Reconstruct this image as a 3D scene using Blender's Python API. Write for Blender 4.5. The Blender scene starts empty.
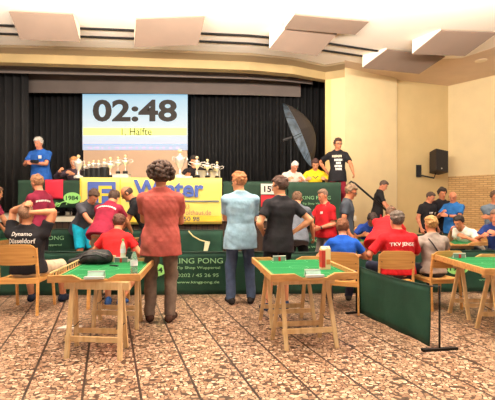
import bpy, bmesh, math, random
import numpy as np
from mathutils import Vector, Matrix
from mathutils.bvhtree import BVHTree
R = math.radians
random.seed(4)
SC = bpy.context.scene
COL = SC.collection
# ------------------------------------------------------------------ camera, light, exposure
F, HZ, CH = 400.0, 201.0, 1.36
cam_d = bpy.data.cameras.new('camera')
cam_d.sensor_width = 36.0
cam_d.lens = 36.0 * F / 495.0
cam_d.shift_y = 1.0 / 495.0
cam_d.clip_start = 0.05
cam = bpy.data.objects.new('camera', cam_d)
cam.location = (0, 0, CH)
cam.rotation_euler = (R(90), 0, 0)
COL.objects.link(cam)
SC.camera = cam
w = bpy.data.worlds.new('world')
SC.world = w
w.use_nodes = True
w.node_tree.nodes['Background'].inputs[0].default_value = (1.0, 0.93, 0.85, 1)
w.node_tree.nodes['Background'].inputs[1].default_value = 0.44
SC.view_settings.view_transform = 'Standard'
SC.view_settings.look = 'None'
SC.view_settings.exposure = -0.45
SC.view_settings.gamma = 1.0


def area(name, loc, rot, sx, sy, power, col):
    d = bpy.data.lights.new(name, 'AREA')
    d.shape = 'RECTANGLE'
    d.size, d.size_y = sx, sy
    d.energy = power
    d.color = col
    o = bpy.data.objects.new(name, d)
    o.location = loc
    o.rotation_euler = rot
    COL.objects.link(o)
    return o


WARM = (1.0, 0.88, 0.72)
area('room_ceiling_light', (-2.5, 2.6, 4.5), (R(14), 0, 0), 2.5, 1.6, 215, WARM)
area('room_ceiling_light', (2.6, 2.6, 4.5), (R(14), 0, 0), 2.5, 1.6, 230, WARM)
area('rear_fill_light', (-3.5, -3.0, 2.4), (R(82), 0, R(-12)), 3.5, 2.2, 62, (1.0, 0.93, 0.84))  # pair of unseen fill lamps added behind the camera; no window here
area('rear_fill_light', (4.0, -3.0, 2.4), (R(82), 0, R(12)), 3.5, 2.2, 66, (1.0, 0.93, 0.84))
area('ceiling_fill_uplight', (0, 4.3, 3.7), (R(150), 0, 0), 9.0, 0.5, 1700, (1.0, 0.93, 0.84))  # unseen lamp added to whiten the ceiling; hangs free, not in a cove
area('stage_light', (-1.5, 8.3, 4.35), (R(35), 0, 0), 7.0, 0.25, 40, WARM)

# ------------------------------------------------------------------ materials
MATS = {}


def srgb(c):
    return tuple(((x / 255.0) / 12.92 if x <= 10 else (((x / 255.0) + 0.055) / 1.055) ** 2.4) for x in c)


def mat(name, c, rough=0.6, metal=0.0, var=0.0, scale=20.0, bump=0.0, bscale=60.0, emit=0.0, alpha=1.0, trans=0.0, spec=0.4, double=None):
    if name in MATS:
        return MATS[name]
    m = bpy.data.materials.new(name)
    m.use_nodes = True
    nt = m.node_tree
    b = nt.nodes['Principled BSDF']
    col = srgb(c)
    b.inputs['Base Color'].default_value = (*col, 1)
    b.inputs['Roughness'].default_value = rough
    b.inputs['Metallic'].default_value = metal
    b.inputs['Specular IOR Level'].default_value = spec
    if trans:
        b.inputs['Transmission Weight'].default_value = trans
    if alpha < 1:
        b.inputs['Alpha'].default_value = alpha
    if emit:
        b.inputs['Emission Color'].default_value = (*col, 1)
        b.inputs['Emission Strength'].default_value = emit
    tc = nt.nodes.new('ShaderNodeTexCoord')
    if var:
        n = nt.nodes.new('ShaderNodeTexNoise')
        n.inputs['Scale'].default_value = scale
        n.inputs['Detail'].default_value = 4
        nt.links.new(tc.outputs['Object'], n.inputs['Vector'])
        r = nt.nodes.new('ShaderNodeValToRGB')
        r.color_ramp.elements[0].position = 0.3
        r.color_ramp.elements[1].position = 0.7
        r.color_ramp.elements[0].color = (*[x * (1 - var) for x in col], 1)
        r.color_ramp.elements[1].color = (*[min(1, x * (1 + var)) for x in col], 1)
        nt.links.new(n.outputs['Fac'], r.inputs['Fac'])
        nt.links.new(r.outputs['Color'], b.inputs['Base Color'])
    if bump:
        n2 = nt.nodes.new('ShaderNodeTexNoise')
        n2.inputs['Scale'].default_value = bscale
        n2.inputs['Detail'].default_value = 3
        nt.links.new(tc.outputs['Object'], n2.inputs['Vector'])
        bp = nt.nodes.new('ShaderNodeBump')
        bp.inputs['Strength'].default_value = bump
        bp.inputs['Distance'].default_value = 0.01
        nt.links.new(n2.outputs['Fac'], bp.inputs['Height'])
        nt.links.new(bp.outputs['Normal'], b.inputs['Normal'])
    MATS[name] = m
    return m


def cloth(c, var=0.18):
    return mat('cloth_%d_%d_%d' % c, c, rough=0.85, var=var, scale=14, bump=0.45, bscale=24, spec=0.2)


def wood_mat(name, c, dark, scale=6.0, rot=(0, 0, 0), stretch=(1, 12, 1), rough=0.45):
    if name in MATS:
        return MATS[name]
    m = mat(name, c, rough=rough)
    nt = m.node_tree
    b = nt.nodes['Principled BSDF']
    tc = nt.nodes.new('ShaderNodeTexCoord')
    mp = nt.nodes.new('ShaderNodeMapping')
    mp.inputs['Scale'].default_value = stretch
    n = nt.nodes.new('ShaderNodeTexNoise')
    n.inputs['Scale'].default_value = scale
    n.inputs['Detail'].default_value = 5
    r = nt.nodes.new('ShaderNodeValToRGB')
    r.color_ramp.elements[0].position = 0.35
    r.color_ramp.elements[0].color = (*srgb(dark), 1)
    r.color_ramp.elements[1].position = 0.62
    r.color_ramp.elements[1].color = (*srgb(c), 1)
    nt.links.new(tc.outputs['Object'], mp.inputs['Vector'])
    nt.links.new(mp.outputs[0], n.inputs['Vector'])
    nt.links.new(n.outputs['Fac'], r.inputs['Fac'])
    nt.links.new(r.outputs['Color'], b.inputs['Base Color'])
    return m


# ------------------------------------------------------------------ helpers
def tag(o, label=None, cat=None, group=None, kind=None):
    if label: o['label'] = label
    if cat: o['category'] = cat
    if group: o['group'] = group
    if kind: o['kind'] = kind
    return o


def empty(name, loc, rz=0, label=None, cat=None, group=None):
    o = bpy.data.objects.new(name, None)
    o.empty_display_size = 0.1
    o.location = loc
    o.rotation_euler = (0, 0, rz)
    COL.objects.link(o)
    return tag(o, label, cat, group)


def link(name, me, m=None, parent=None, loc=None, rz=0, smooth=False):
    o = bpy.data.objects.new(name, me)
    COL.objects.link(o)
    if m is not None:
        for mm in (m if isinstance(m, (list, tuple)) else [m]):
            me.materials.append(mm)
    if parent: o.parent = parent
    if loc: o.location = loc
    if rz: o.rotation_euler = (0, 0, rz)
    if smooth:
        me.polygons.foreach_set('use_smooth', [True] * len(me.polygons))
    return o


def copy_tree(o, parent=None):
    c = o.copy()
    COL.objects.link(c)
    c.parent = parent
    for ch in [x for x in bpy.data.objects if x.parent == o]:
        copy_tree(ch, c)
    return c


class MB:
    def __init__(s):
        s.v, s.f = [], []

    def add(s, v, f):
        n = len(s.v)
        s.v += [tuple(x) for x in v]
        s.f += [tuple(i + n for i in q) for q in f]
        return s

    def box(s, x0, x1, y0, y1, z0, z1):
        v = [(x, y, z) for z in (z0, z1) for y in (y0, y1) for x in (x0, x1)]
        return s.add(v, [(0, 2, 3, 1), (4, 5, 7, 6), (0, 1, 5, 4), (2, 6, 7, 3), (0, 4, 6, 2), (1, 3, 7, 5)])

    def bar(s, a, b, wx, wy, up=(0, 0, 1)):
        a, b = Vector(a), Vector(b)
        d = (b - a).normalized()
        u = Vector(up)
        if abs(d.dot(u)) > 0.98: u = Vector((0, 1, 0))
        x = d.cross(u).normalized()
        y = x.cross(d).normalized()
        v = []
        for p in (a, b):
            for sx, sy in ((-1, -1), (1, -1), (1, 1), (-1, 1)):
                v.append(p + x * wx / 2 * sx + y * wy / 2 * sy)
        return s.add(v, [(3, 2, 1, 0), (4, 5, 6, 7), (0, 1, 5, 4), (1, 2, 6, 5), (2, 3, 7, 6), (3, 0, 4, 7)])

    def tube(s, pts, r, n=8):
        pts = [Vector(p) for p in pts]
        rs = r if isinstance(r, (list, tuple)) else [r] * len(pts)
        v, f = [], []
        x = None
        for i, p in enumerate(pts):
            d = (pts[min(i + 1, len(pts) - 1)] - pts[max(i - 1, 0)]).normalized()
            if x is None:
                u = Vector((0, 0, 1)) if abs(d.z) < 0.9 else Vector((1, 0, 0))
                x = d.cross(u).normalized()
            else:
                x = (x - d * x.dot(d)).normalized()
            y = d.cross(x)
            for k in range(n):
                a = 2 * math.pi * k / n
                v.append(p + (x * math.cos(a) + y * math.sin(a)) * rs[i])
        for i in range(len(pts) - 1):
            for k in range(n):
                k2 = (k + 1) % n
                f.append((i * n + k, i * n + k2, (i + 1) * n + k2, (i + 1) * n + k))
        f.append(tuple(range(n))[::-1])
        f.append(tuple((len(pts) - 1) * n + k for k in range(n)))
        return s.add(v, f)

    def lathe(s, prof, n=20, c=(0, 0, 0)):
        v, f = [], []
        for r_, z in prof:
            for k in range(n):
                a = 2 * math.pi * k / n
                v.append((c[0] + r_ * math.cos(a), c[1] + r_ * math.sin(a), c[2] + z))
        for i in range(len(prof) - 1):
            for k in range(n):
                k2 = (k + 1) % n
                f.append((i * n + k, i * n + k2, (i + 1) * n + k2, (i + 1) * n + k))
        f.append(tuple(range(n))[::-1])
        f.append(tuple((len(prof) - 1) * n + k for k in range(n)))
        return s.add(v, f)

    def prism(s, poly, axis, t0, t1):
        # poly in two coordinates; axis 'x','y','z' is the extrusion direction
        def P(a, b, t):
            return {'x': (t, a, b), 'y': (a, t, b), 'z': (a, b, t)}[axis]
        n = len(poly)
        v = [P(a, b, t0) for a, b in poly] + [P(a, b, t1) for a, b in poly]
        f = [tuple(range(n))[::-1], tuple(range(n, 2 * n))] + [(i, (i + 1) % n, n + (i + 1) % n, n + i) for i in range(n)]
        return s.add(v, f)

    def build(s, name, m=None, parent=None, loc=None, rz=0, smooth=False, bevel=0.0):
        me = bpy.data.meshes.new(name)
        me.from_pydata(s.v, [], s.f)
        bm = bmesh.new()
        bm.from_mesh(me)
        bmesh.ops.recalc_face_normals(bm, faces=bm.faces)
        if bevel:
            bmesh.ops.bevel(bm, geom=list(bm.edges), offset=bevel, segments=2, affect='EDGES', profile=0.6)
        bm.to_mesh(me)
        bm.free()
        o = link(name, me, m, parent, loc, rz, smooth)
        return o


def P(px, py, Z):
    return Vector(((px - 247.5) / F * Z, Z, CH + (HZ - py) / F * Z))


def fx(px, Z):
    return (px - 247.5) / F * Z


def text_mesh(body, width=None, height=None, ext=0.002, bold=0.0, align='CENTER', spacing=1.0, space_line=1.0):
    cu = bpy.data.curves.new('lettering', 'FONT')
    cu.body = body
    cu.align_x = align
    cu.align_y = 'CENTER'
    cu.extrude = ext
    cu.offset = bold
    cu.space_character = spacing
    cu.space_line = space_line
    cu.resolution_u = 4
    o = bpy.data.objects.new('lettering', cu)
    COL.objects.link(o)
    dg = bpy.context.evaluated_depsgraph_get()
    me = bpy.data.meshes.new_from_object(o.evaluated_get(dg))
    bpy.data.objects.remove(o)
    bpy.data.curves.remove(cu)
    co = np.array([v.co for v in me.vertices])
    w0, h0 = np.ptp(co[:, 0]), np.ptp(co[:, 1])
    sx = width / w0 if width else height / h0
    sy = height / h0 if height else sx
    if align == 'CENTER':
        cx = (co[:, 0].max() + co[:, 0].min()) / 2
        co[:, 0] -= cx
    co[:, 1] -= (co[:, 1].max() + co[:, 1].min()) / 2
    co[:, 0] *= sx
    co[:, 1] *= sy
    zz = co[:, 2]
    co[:, 2] = np.where(zz > 0, ext, -ext)
    me.vertices.foreach_set('co', co.ravel())
    return me


def text(name, body, m, loc, width=None, height=None, parent=None, rz=0, bold=0.0, align='CENTER', ext=0.002, spacing=1.0):
    me = text_mesh(body, width, height, ext, bold, align, spacing)
    o = link(name, me, m, parent)
    o.location = loc
    o.rotation_euler = (R(90), 0, rz)
    return o


# ------------------------------------------------------------------ signed distance bodies
class Field:
    """Collects round limbs, ellipsoids and lofts, and meshes their smooth union."""

    def __init__(s):
        s.p = []
        s.cuts = []

    def cone(s, a, b, ra, rb, k=0.02, cuts=(), op='u', flat=None):
        a, b = np.array(a, float), np.array(b, float)
        m = max(ra, rb)
        lo, hi = np.minimum(a, b) - m, np.maximum(a, b) + m

        def fn(X, Y, Z):
            ba = b - a
            L = max(float(ba @ ba), 1e-9)
            px, py, pz = X - a[0], Y - a[1], Z - a[2]
            h = np.clip((px * ba[0] + py * ba[1] + pz * ba[2]) / L, 0, 1)
            d = np.sqrt((px - ba[0] * h) ** 2 + (py - ba[1] * h) ** 2 + (pz - ba[2] * h) ** 2) - (ra + (rb - ra) * h)
            for p0, n in cuts:
                d = np.maximum(d, (X - p0[0]) * n[0] + (Y - p0[1]) * n[1] + (Z - p0[2]) * n[2])
            return d
        s.p.append((lo, hi, fn, k, op))

    def ell(s, c, rad, M=None, k=0.02, op='u', cuts=()):
        c, rad = np.array(c, float), np.array(rad, float)
        M = np.eye(3) if M is None else np.array(M)   # rows are local axes
        m = rad.max()

        def fn(X, Y, Z):
            q = [(X - c[0]) * M[i][0] + (Y - c[1]) * M[i][1] + (Z - c[2]) * M[i][2] for i in range(3)]
            k0 = np.sqrt(sum((q[i] / rad[i]) ** 2 for i in range(3)))
            k1 = np.sqrt(sum((q[i] / rad[i] ** 2) ** 2 for i in range(3))) + 1e-6
            d = k0 * (k0 - 1) / k1
            for p0, n in cuts:
                d = np.maximum(d, (X - p0[0]) * n[0] + (Y - p0[1]) * n[1] + (Z - p0[2]) * n[2])
            return d
        s.p.append((c - m, c + m, fn, k, op))

    def loft(s, o, M, tab, k=0.03, z0=-9, z1=9):
        # tab rows: z, half width, half depth, centre y
        o, M, tab = np.array(o, float), np.array(M), np.array(tab, float)
        zl, zh = max(z0, tab[0, 0]), min(z1, tab[-1, 0])
        m = tab[:, 1].max() + 0.06
        ends = np.array([o + M[2] * zl, o + M[2] * zh])
        lo, hi = ends.min(0) - m, ends.max(0) + m

        def fn(X, Y, Z):
            q = [(X - o[0]) * M[i][0] + (Y - o[1]) * M[i][1] + (Z - o[2]) * M[i][2] for i in range(3)]
            a = np.interp(q[2], tab[:, 0], tab[:, 1])
            b = np.interp(q[2], tab[:, 0], tab[:, 2])
            c = np.interp(q[2], tab[:, 0], tab[:, 3])
            e = 2.3
            k0 = (np.abs(q[0] / a) ** e + np.abs((q[1] - c) / b) ** e) ** (1 / e)
            d = (k0 - 1) * np.minimum(a, b) * 0.9
            d = np.maximum(d, q[2] - zh)
            return np.maximum(d, zl - q[2])
        s.p.append((lo, hi, fn, k, 'u'))

    def mesh(s, res, wr=0.0, seed=0, floor=None):
        lo = np.min([p[0] for p in s.p if p[4] == 'u'], 0) - 4 * res
        hi = np.max([p[1] for p in s.p if p[4] == 'u'], 0) + 4 * res
        n = np.ceil((hi - lo) / res).astype(int) + 1
        ax = [lo[i] + np.arange(n[i]) * res for i in range(3)]
        V = np.full(n, 1.0, np.float32)
        for (plo, phi, fn, k, op) in s.p:
            mg = 3 * res + k * 0.6
            i0 = np.maximum(((plo - mg - lo) / res).astype(int), 0)
            i1 = np.minimum(((phi + mg - lo) / res).astype(int) + 2, n)
            if (i1 <= i0).any(): continue
            sl = tuple(slice(i0[i], i1[i]) for i in range(3))
            g = np.meshgrid(*[ax[i][sl[i]] for i in range(3)], indexing='ij', sparse=True)
            d = fn(*g).astype(np.float32)
            W = V[sl]
            if op == 'u':
                h = np.maximum(k - np.abs(W - d), 0) / k
                V[sl] = np.minimum(W, d) - h * h * k * 0.25
            else:
                h = np.maximum(k - np.abs(W + d), 0) / k
                V[sl] = np.maximum(W, -d) + h * h * k * 0.25
        if wr:
            g = np.meshgrid(*ax, indexing='ij', sparse=True)
            rs = np.random.RandomState(seed)
            tot = 0
            for i in range(5):
                kx, ky, kz = rs.normal(size=3) * (16 + 10 * i)
                wv = np.sin(kx * g[0] + ky * g[1] + (kz * 0.8) * g[2] + rs.uniform(0, 6) + 1.3 * np.sin(9 * g[2] + 7 * g[0] + i))
                tot = tot + wv * (1.0 / (1 + 0.5 * i))
            V += (wr * tot).astype(np.float32)
        for (p0, nn) in s.cuts:
            g = np.meshgrid(*ax, indexing='ij', sparse=True)
            V = np.maximum(V, ((g[0] - p0[0]) * nn[0] + (g[1] - p0[1]) * nn[1] + (g[2] - p0[2]) * nn[2]).astype(np.float32))
        return nets(V, lo, res)


def nets(V, lo, res):
    ins = V < 0
    nx, ny, nz = V.shape
    c = np.zeros((nx - 1, ny - 1, nz - 1), np.int8)
    for a in (0, 1):
        for b in (0, 1):
            for d in (0, 1):
                c += ins[a:nx - 1 + a, b:ny - 1 + b, d:nz - 1 + d]
    act = (c > 0) & (c < 8)
    I = np.argwhere(act)
    idx = np.full(c.shape, -1, np.int32)
    idx[act] = np.arange(len(I))
    pos = np.zeros((len(I), 3))
    cnt = np.zeros(len(I))
    offs = [(a, b, d) for a in (0, 1) for b in (0, 1) for d in (0, 1)]
    for o1 in offs:
        for axn in range(3):
            if o1[axn] == 0:
                o2 = list(o1)
                o2[axn] = 1
                v1 = V[I[:, 0] + o1[0], I[:, 1] + o1[1], I[:, 2] + o1[2]]
                v2 = V[I[:, 0] + o2[0], I[:, 1] + o2[1], I[:, 2] + o2[2]]
                m = (v1 < 0) != (v2 < 0)
                t = np.where(m, v1 / np.where(m, v1 - v2, 1), 0)
                p = np.tile(np.array(o1, float), (len(I), 1))
                p[:, axn] += t
                pos[m] += p[m]
                cnt[m] += 1
    verts = lo + (I + pos / cnt[:, None]) * res
    quads = []
    for axn in range(3):
        a1, a2 = [(1, 2), (2, 0), (0, 1)][axn]
        s1 = [slice(None)] * 3
        s2 = [slice(None)] * 3
        s1[axn] = slice(0, -1)
        s2[axn] = slice(1, None)
        e = ins[tuple(s1)] != ins[tuple(s2)]
        E = np.argwhere(e)
        E = E[(E[:, a1] > 0) & (E[:, a2] > 0) & (E[:, a1] < V.shape[a1] - 1) & (E[:, a2] < V.shape[a2] - 1)]
        if not len(E): continue
        fl = ins[tuple(s1)][E[:, 0], E[:, 1], E[:, 2]]
        q = []
        for d1, d2 in ((0, 0), (-1, 0), (-1, -1), (0, -1)):
            J = E.copy()
            J[:, a1] += d1
            J[:, a2] += d2
            q.append(idx[J[:, 0], J[:, 1], J[:, 2]])
        q = np.array(q).T
        q[~fl] = q[~fl][:, ::-1]
        quads.append(q[:, ::-1] if False else q)
    return verts, np.concatenate(quads)


def mesh_from(verts, quads, name):
    me = bpy.data.meshes.new(name)
    me.vertices.add(len(verts))
    me.vertices.foreach_set('co', verts.astype(np.float32).ravel())
    me.loops.add(quads.size)
    me.loops.foreach_set('vertex_index', quads.astype(np.int32).ravel())
    me.polygons.add(len(quads))
    me.polygons.foreach_set('loop_start', np.arange(len(quads), dtype=np.int32) * 4)
    me.polygons.foreach_set('use_smooth', [True] * len(quads))
    me.update(calc_edges=True)
    me.validate()
    return me


# ------------------------------------------------------------------ the hall
def stretch_brick(name, c1, c2, cm, bw=0.24, bh=0.07, mortar=0.012, ang=0.0):
    m = bpy.data.materials.new(name)
    m.use_nodes = True
    nt = m.node_tree
    b = nt.nodes['Principled BSDF']
    b.inputs['Roughness'].default_value = 0.85
    tc = nt.nodes.new('ShaderNodeTexCoord')
    br = nt.nodes.new('ShaderNodeTexBrick')
    br.inputs['Scale'].default_value = 1.0
    br.inputs['Brick Width'].default_value = bw
    br.inputs['Row Height'].default_value = bh
    br.inputs['Mortar Size'].default_value = mortar
    br.inputs['Color1'].default_value = (*srgb(c1), 1)
    br.inputs['Color2'].default_value = (*srgb(c2), 1)
    br.inputs['Mortar'].default_value = (*srgb(cm), 1)
    nt.links.new(tc.outputs['UV'], br.inputs['Vector'])
    nt.links.new(br.outputs['Color'], b.inputs['Base Color'])
    return m


def floor_mat():
    m = bpy.data.materials.new('broken_marble_tiles')
    m.use_nodes = True
    nt = m.node_tree
    b = nt.nodes['Principled BSDF']
    b.inputs['Roughness'].default_value = 0.38
    L = nt.links.new
    tc = nt.nodes.new('ShaderNodeTexCoord')
    nz = nt.nodes.new('ShaderNodeTexNoise')
    nz.inputs['Scale'].default_value = 7
    L(tc.outputs['Object'], nz.inputs['Vector'])
    mx = nt.nodes.new('ShaderNodeVectorMath')
    mx.operation = 'MULTIPLY_ADD'
    mx.inputs[1].default_value = (0.07, 0.07, 0)
    L(nz.outputs['Color'], mx.inputs[0])
    L(tc.outputs['Object'], mx.inputs[2])
    ms = nt.nodes.new('ShaderNodeMapping')
    ms.inputs['Scale'].default_value = (30.0, 36.0, 1)
    L(mx.outputs[0], ms.inputs['Vector'])
    ve = nt.nodes.new('ShaderNodeTexVoronoi')
    ve.voronoi_dimensions = '2D'
    ve.feature = 'DISTANCE_TO_EDGE'
    vc = nt.nodes.new('ShaderNodeTexVoronoi')
    vc.voronoi_dimensions = '2D'
    for v in (ve, vc):
        v.inputs['Scale'].default_value = 1.0
        L(ms.outputs[0], v.inputs['Vector'])
    cr = nt.nodes.new('ShaderNodeValToRGB')
    cr.color_ramp.interpolation = 'CONSTANT'
    els = cr.color_ramp.elements
    cs = [(0.0, (184, 150, 122)), (0.22, (164, 130, 104)), (0.42, (208, 178, 150)), (0.58, (140, 106, 82)), (0.74, (178, 142, 114)), (0.88, (74, 54, 42))]
    els[0].position, els[0].color = cs[0][0], (*srgb(cs[0][1]), 1)
    els[1].position, els[1].color = cs[1][0], (*srgb(cs[1][1]), 1)
    for p, c in cs[2:]:
        e = els.new(p)
        e.color = (*srgb(c), 1)
    sx = nt.nodes.new('ShaderNodeSeparateColor')
    L(vc.outputs['Color'], sx.inputs[0])
    L(sx.outputs[0], cr.inputs['Fac'])
    # gaps between the chips, wider here and there
    nz2 = nt.nodes.new('ShaderNodeTexNoise')
    nz2.inputs['Scale'].default_value = 26
    L(tc.outputs['Object'], nz2.inputs['Vector'])
    th = nt.nodes.new('ShaderNodeMapRange')
    th.inputs['From Min'].default_value = 0.35
    th.inputs['From Max'].default_value = 0.7
    th.inputs['To Min'].default_value = 0.02
    th.inputs['To Max'].default_value = 0.20
    L(nz2.outputs['Fac'], th.inputs['Value'])
    lt = nt.nodes.new('ShaderNodeMath')
    lt.operation = 'LESS_THAN'
    L(ve.outputs['Distance'], lt.inputs[0])
    L(th.outputs[0], lt.inputs[1])
    m1 = nt.nodes.new('ShaderNodeMix')
    m1.data_type = 'RGBA'
    L(lt.outputs[0], m1.inputs[0])
    L(cr.outputs['Color'], m1.inputs[6])
    m1.inputs[7].default_value = (*srgb((74, 52, 40)), 1)
    # slab joints running away at an angle
    mp = nt.nodes.new('ShaderNodeMapping')
    mp.inputs['Rotation'].default_value = (0, 0, R(-19.2))
    L(tc.outputs['Object'], mp.inputs['Vector'])
    sp = nt.nodes.new('ShaderNodeSeparateXYZ')
    L(mp.outputs[0], sp.inputs[0])
    fac = m1.outputs[2]
    for ch, per, wid in ((0, 0.385, 0.018), (1, 1.9, 0.008)):
        ad = nt.nodes.new('ShaderNodeMath')
        ad.operation = 'ADD'
        ad.inputs[1].default_value = 0.17
        L(sp.outputs[ch], ad.inputs[0])
        wr = nt.nodes.new('ShaderNodeMath')
        wr.operation = 'PINGPONG'
        wr.inputs[1].default_value = per / 2
        L(ad.outputs[0], wr.inputs[0])
        l2 = nt.nodes.new('ShaderNodeMath')
        l2.operation = 'LESS_THAN'
        l2.inputs[1].default_value = wid / 2
        L(wr.outputs[0], l2.inputs[0])
        m2 = nt.nodes.new('ShaderNodeMix')
        m2.data_type = 'RGBA'
        L(l2.outputs[0], m2.inputs[0])
        L(fac, m2.inputs[6])
        m2.inputs[7].default_value = (*srgb((48, 34, 28)), 1)
        fac = m2.outputs[2]
    L(fac, b.inputs['Base Color'])
    return m


def structure(o, lab=None):
    o['kind'] = 'structure'
    if lab: o['label'] = lab
    return o


structure(MB().box(-12, 14, -6, 14, -0.1, 0).build('floor', floor_mat()), 'floor of broken marble chips with dark joints')
CREAM = mat('cream_paint', (228, 206, 160), rough=0.8, var=0.03, scale=3, bump=0.15, bscale=90)
CREAM2 = mat('yellow_cream_paint', (212, 186, 134), rough=0.8, var=0.04, scale=2, bump=0.15, bscale=90)
WHITE_C = mat('ceiling_white', (250, 240, 226), rough=0.9)
TAUPE = mat('taupe_acoustic_board', (220, 196, 172), rough=0.9, var=0.06, scale=1.5)
TAUPE_SHADED = mat('taupe_panel_shaded', (134, 112, 96), rough=0.9, var=0.05, scale=2.0)  # reflector undersides: their shade is put into this darker taupe
GREYB = mat('grey_pelmet_cloth', (118, 104, 96), rough=0.9, var=0.08, scale=2)
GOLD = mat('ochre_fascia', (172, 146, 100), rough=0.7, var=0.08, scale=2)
HC = 4.70
FR = [(-9.0, 8.55), (-5.5, 8.90), (-2.68, 9.15), (0.06, 9.44), (1.1, 9.72), (1.98, 10.2)]   # line of the proscenium beam
B = (2.43, 9.98)
Cc = (4.07, 10.9)
D0 = (4.12, 11.02)
E = (5.82, 11.6)
Fp = (6.57, 10.6)
dirr = Vector((Fp[0] - E[0], Fp[1] - E[1])).normalized()
G = (E[0] + dirr.x * 9, E[1] + dirr.y * 9)


def strip(pts, off, y_off=0.0):
    return [(x, y + y_off) for x, y in pts]


def extrude_line(pts, z0, z1, th, name, m, uv=False):
    """wall along a plan polyline, thickness th away from the camera"""
    mb = MB()
    n = len(pts)
    v = []
    for x, y in pts:
        for zz in (z0, z1):
            v.append((x, y, zz))
    for x, y in pts:
        for zz in (z0, z1):
            d = Vector((x, y)).normalized() * th
            v.append((x + d.x, y + d.y, zz))
    f = []
    for i in range(n - 1):
        a = 2 * i
        f.append((a, a + 2, a + 3, a + 1))
        b_ = 2 * n + a
        f.append((b_, b_ + 1, b_ + 3, b_ + 2))
        f.append((a, b_, b_ + 2, a + 2))
        f.append((a + 1, a + 3, b_ + 3, b_ + 1))
    f.append((0, 1, 2 * n + 1, 2 * n))
    a = 2 * n - 2
    f.append((a, 2 * n + a, 2 * n + a + 1, a + 1))
    mb.add(v, f)
    o = mb.build(name, m)
    if uv:
        me = o.data
        uvl = me.uv_layers.new(name='UVMap')
        o0 = Vector(pts[0])
        for lp in me.loops:
            co = me.vertices[lp.vertex_index].co
            uvl.data[lp.index].uv = ((Vector((co.x, co.y)) - o0).length, co.z)
    return o


structure(extrude_line([B, Cc], 0, HC + .3, .15, 'wall_back', CREAM), 'cream wall right of the stage opening')
structure(extrude_line([D0, E], 0, HC + .3, .15, 'wall_rear', CREAM2), 'set-back yellowish wall with loudspeaker')
structure(extrude_line([E, G], 2.06, HC + .3, .15, 'wall_right', CREAM), 'upper cream plaster of the right wall')
BR = stretch_brick('tan_brick', (214, 176, 122), (196, 156, 102), (166, 130, 86), bw=0.21, bh=0.058, mortar=0.009)
structure(extrude_line([(E[0] - .03, E[1] - .06), (G[0] - .03, G[1] - .06)], 0, 2.06, .15, 'wall_right_brick', BR, uv=True), 'tan brick dado on the right wall')
# proscenium
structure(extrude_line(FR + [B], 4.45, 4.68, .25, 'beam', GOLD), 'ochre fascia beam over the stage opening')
mb = MB()
L2 = FR + [B]
v = []
for x, y in L2:
    d = Vector((x, y)).normalized()
    v += [(x - d.x * .42, y - d.y * .42, HC), (x - d.x * .36, y - d.y * .36, HC - .035), (x, y, HC - .055), (x, y, HC)]
f = []
for i in range(len(L2) - 1):
    for k in range(4):
        f.append((i * 4 + k, i * 4 + (k + 1) % 4, i * 4 + 4 + (k + 1) % 4, i * 4 + 4 + k))
f += [(0, 1, 2, 3), tuple(len(v) - 4 + k for k in range(4))]
mb.add(v, f)
structure(mb.build('trim_1', mat('beige_moulding', (164, 142, 110), rough=.8)), 'beige moulding along the top of the beam')
structure(extrude_line([(1.98, 10.2), (2.12, 10.14)], 0, 4.5, .5, 'pillar', mat('pilaster_gold', (226, 190, 124), rough=.7)), 'narrow ochre side pilaster of the stage opening')
structure(extrude_line([(2.12, 10.14), B], 0, HC, .4, 'pillar', mat('pilaster_beige', (222, 192, 144), rough=.75)), 'beige return face beside the stage pilaster')
structure(extrude_line(FR + [B], 4.66, 5.4, .2, 'wall_header', GREYB), 'wall above the stage beam')
# ceiling: white part and the taupe part on the right
ceil_pts = [(-12, -6), (14, -6), (14, 6.3)]


def cp(px, py, h=HC):
    Z = (h - CH) * F / (HZ - py)
    return (fx(px, Z), Z)


tl = [cp(345, 60), cp(372, 66), cp(400, 66), cp(419, 60), cp(462, 58), cp(495, 47)]
poly_t = [tl[0], tl[1], tl[2], tl[3], tl[4], tl[5], (14, 6.0), (14, 14), (2.5, 14)]
poly_w = [(-12, -6), (14, -6), (14, 6.0)] + tl[::-1] + [(2.5, 9.95), (2.0, 10.2), (1.1, 9.72), (.06, 9.44), (-2.68, 9.15), (-5.5, 8.9), (-12, 8.2)]
structure(MB().prism(poly_w, 'z', HC, HC + .06).build('ceiling', WHITE_C), 'white ceiling')
structure(MB().prism(poly_t, 'z', HC - .004, HC + .05).build('ceiling', TAUPE), 'taupe ceiling field in the right corner')
# dark slots
BLK = mat('black_slot', (22, 18, 16), rough=.8)
for dy in (1.42, 1.02):
    pts = [(x, y - dy) for x, y in FR[:4]] + [(1.6, 9.45 - dy + .35), (3.1, 9.8 - dy + .55), (3.6, 9.9 - dy + .65)]
    structure(extrude_line([(x, y) for x, y in pts], HC - .03, HC + .01, .05, 'trim_2', BLK), 'thin black slot running along the ceiling')
# stage box
STAGE_Z = 1.04


def sy(x):
    return 8.45 + .08 * x if x < 2.3 else 8.63


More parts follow.
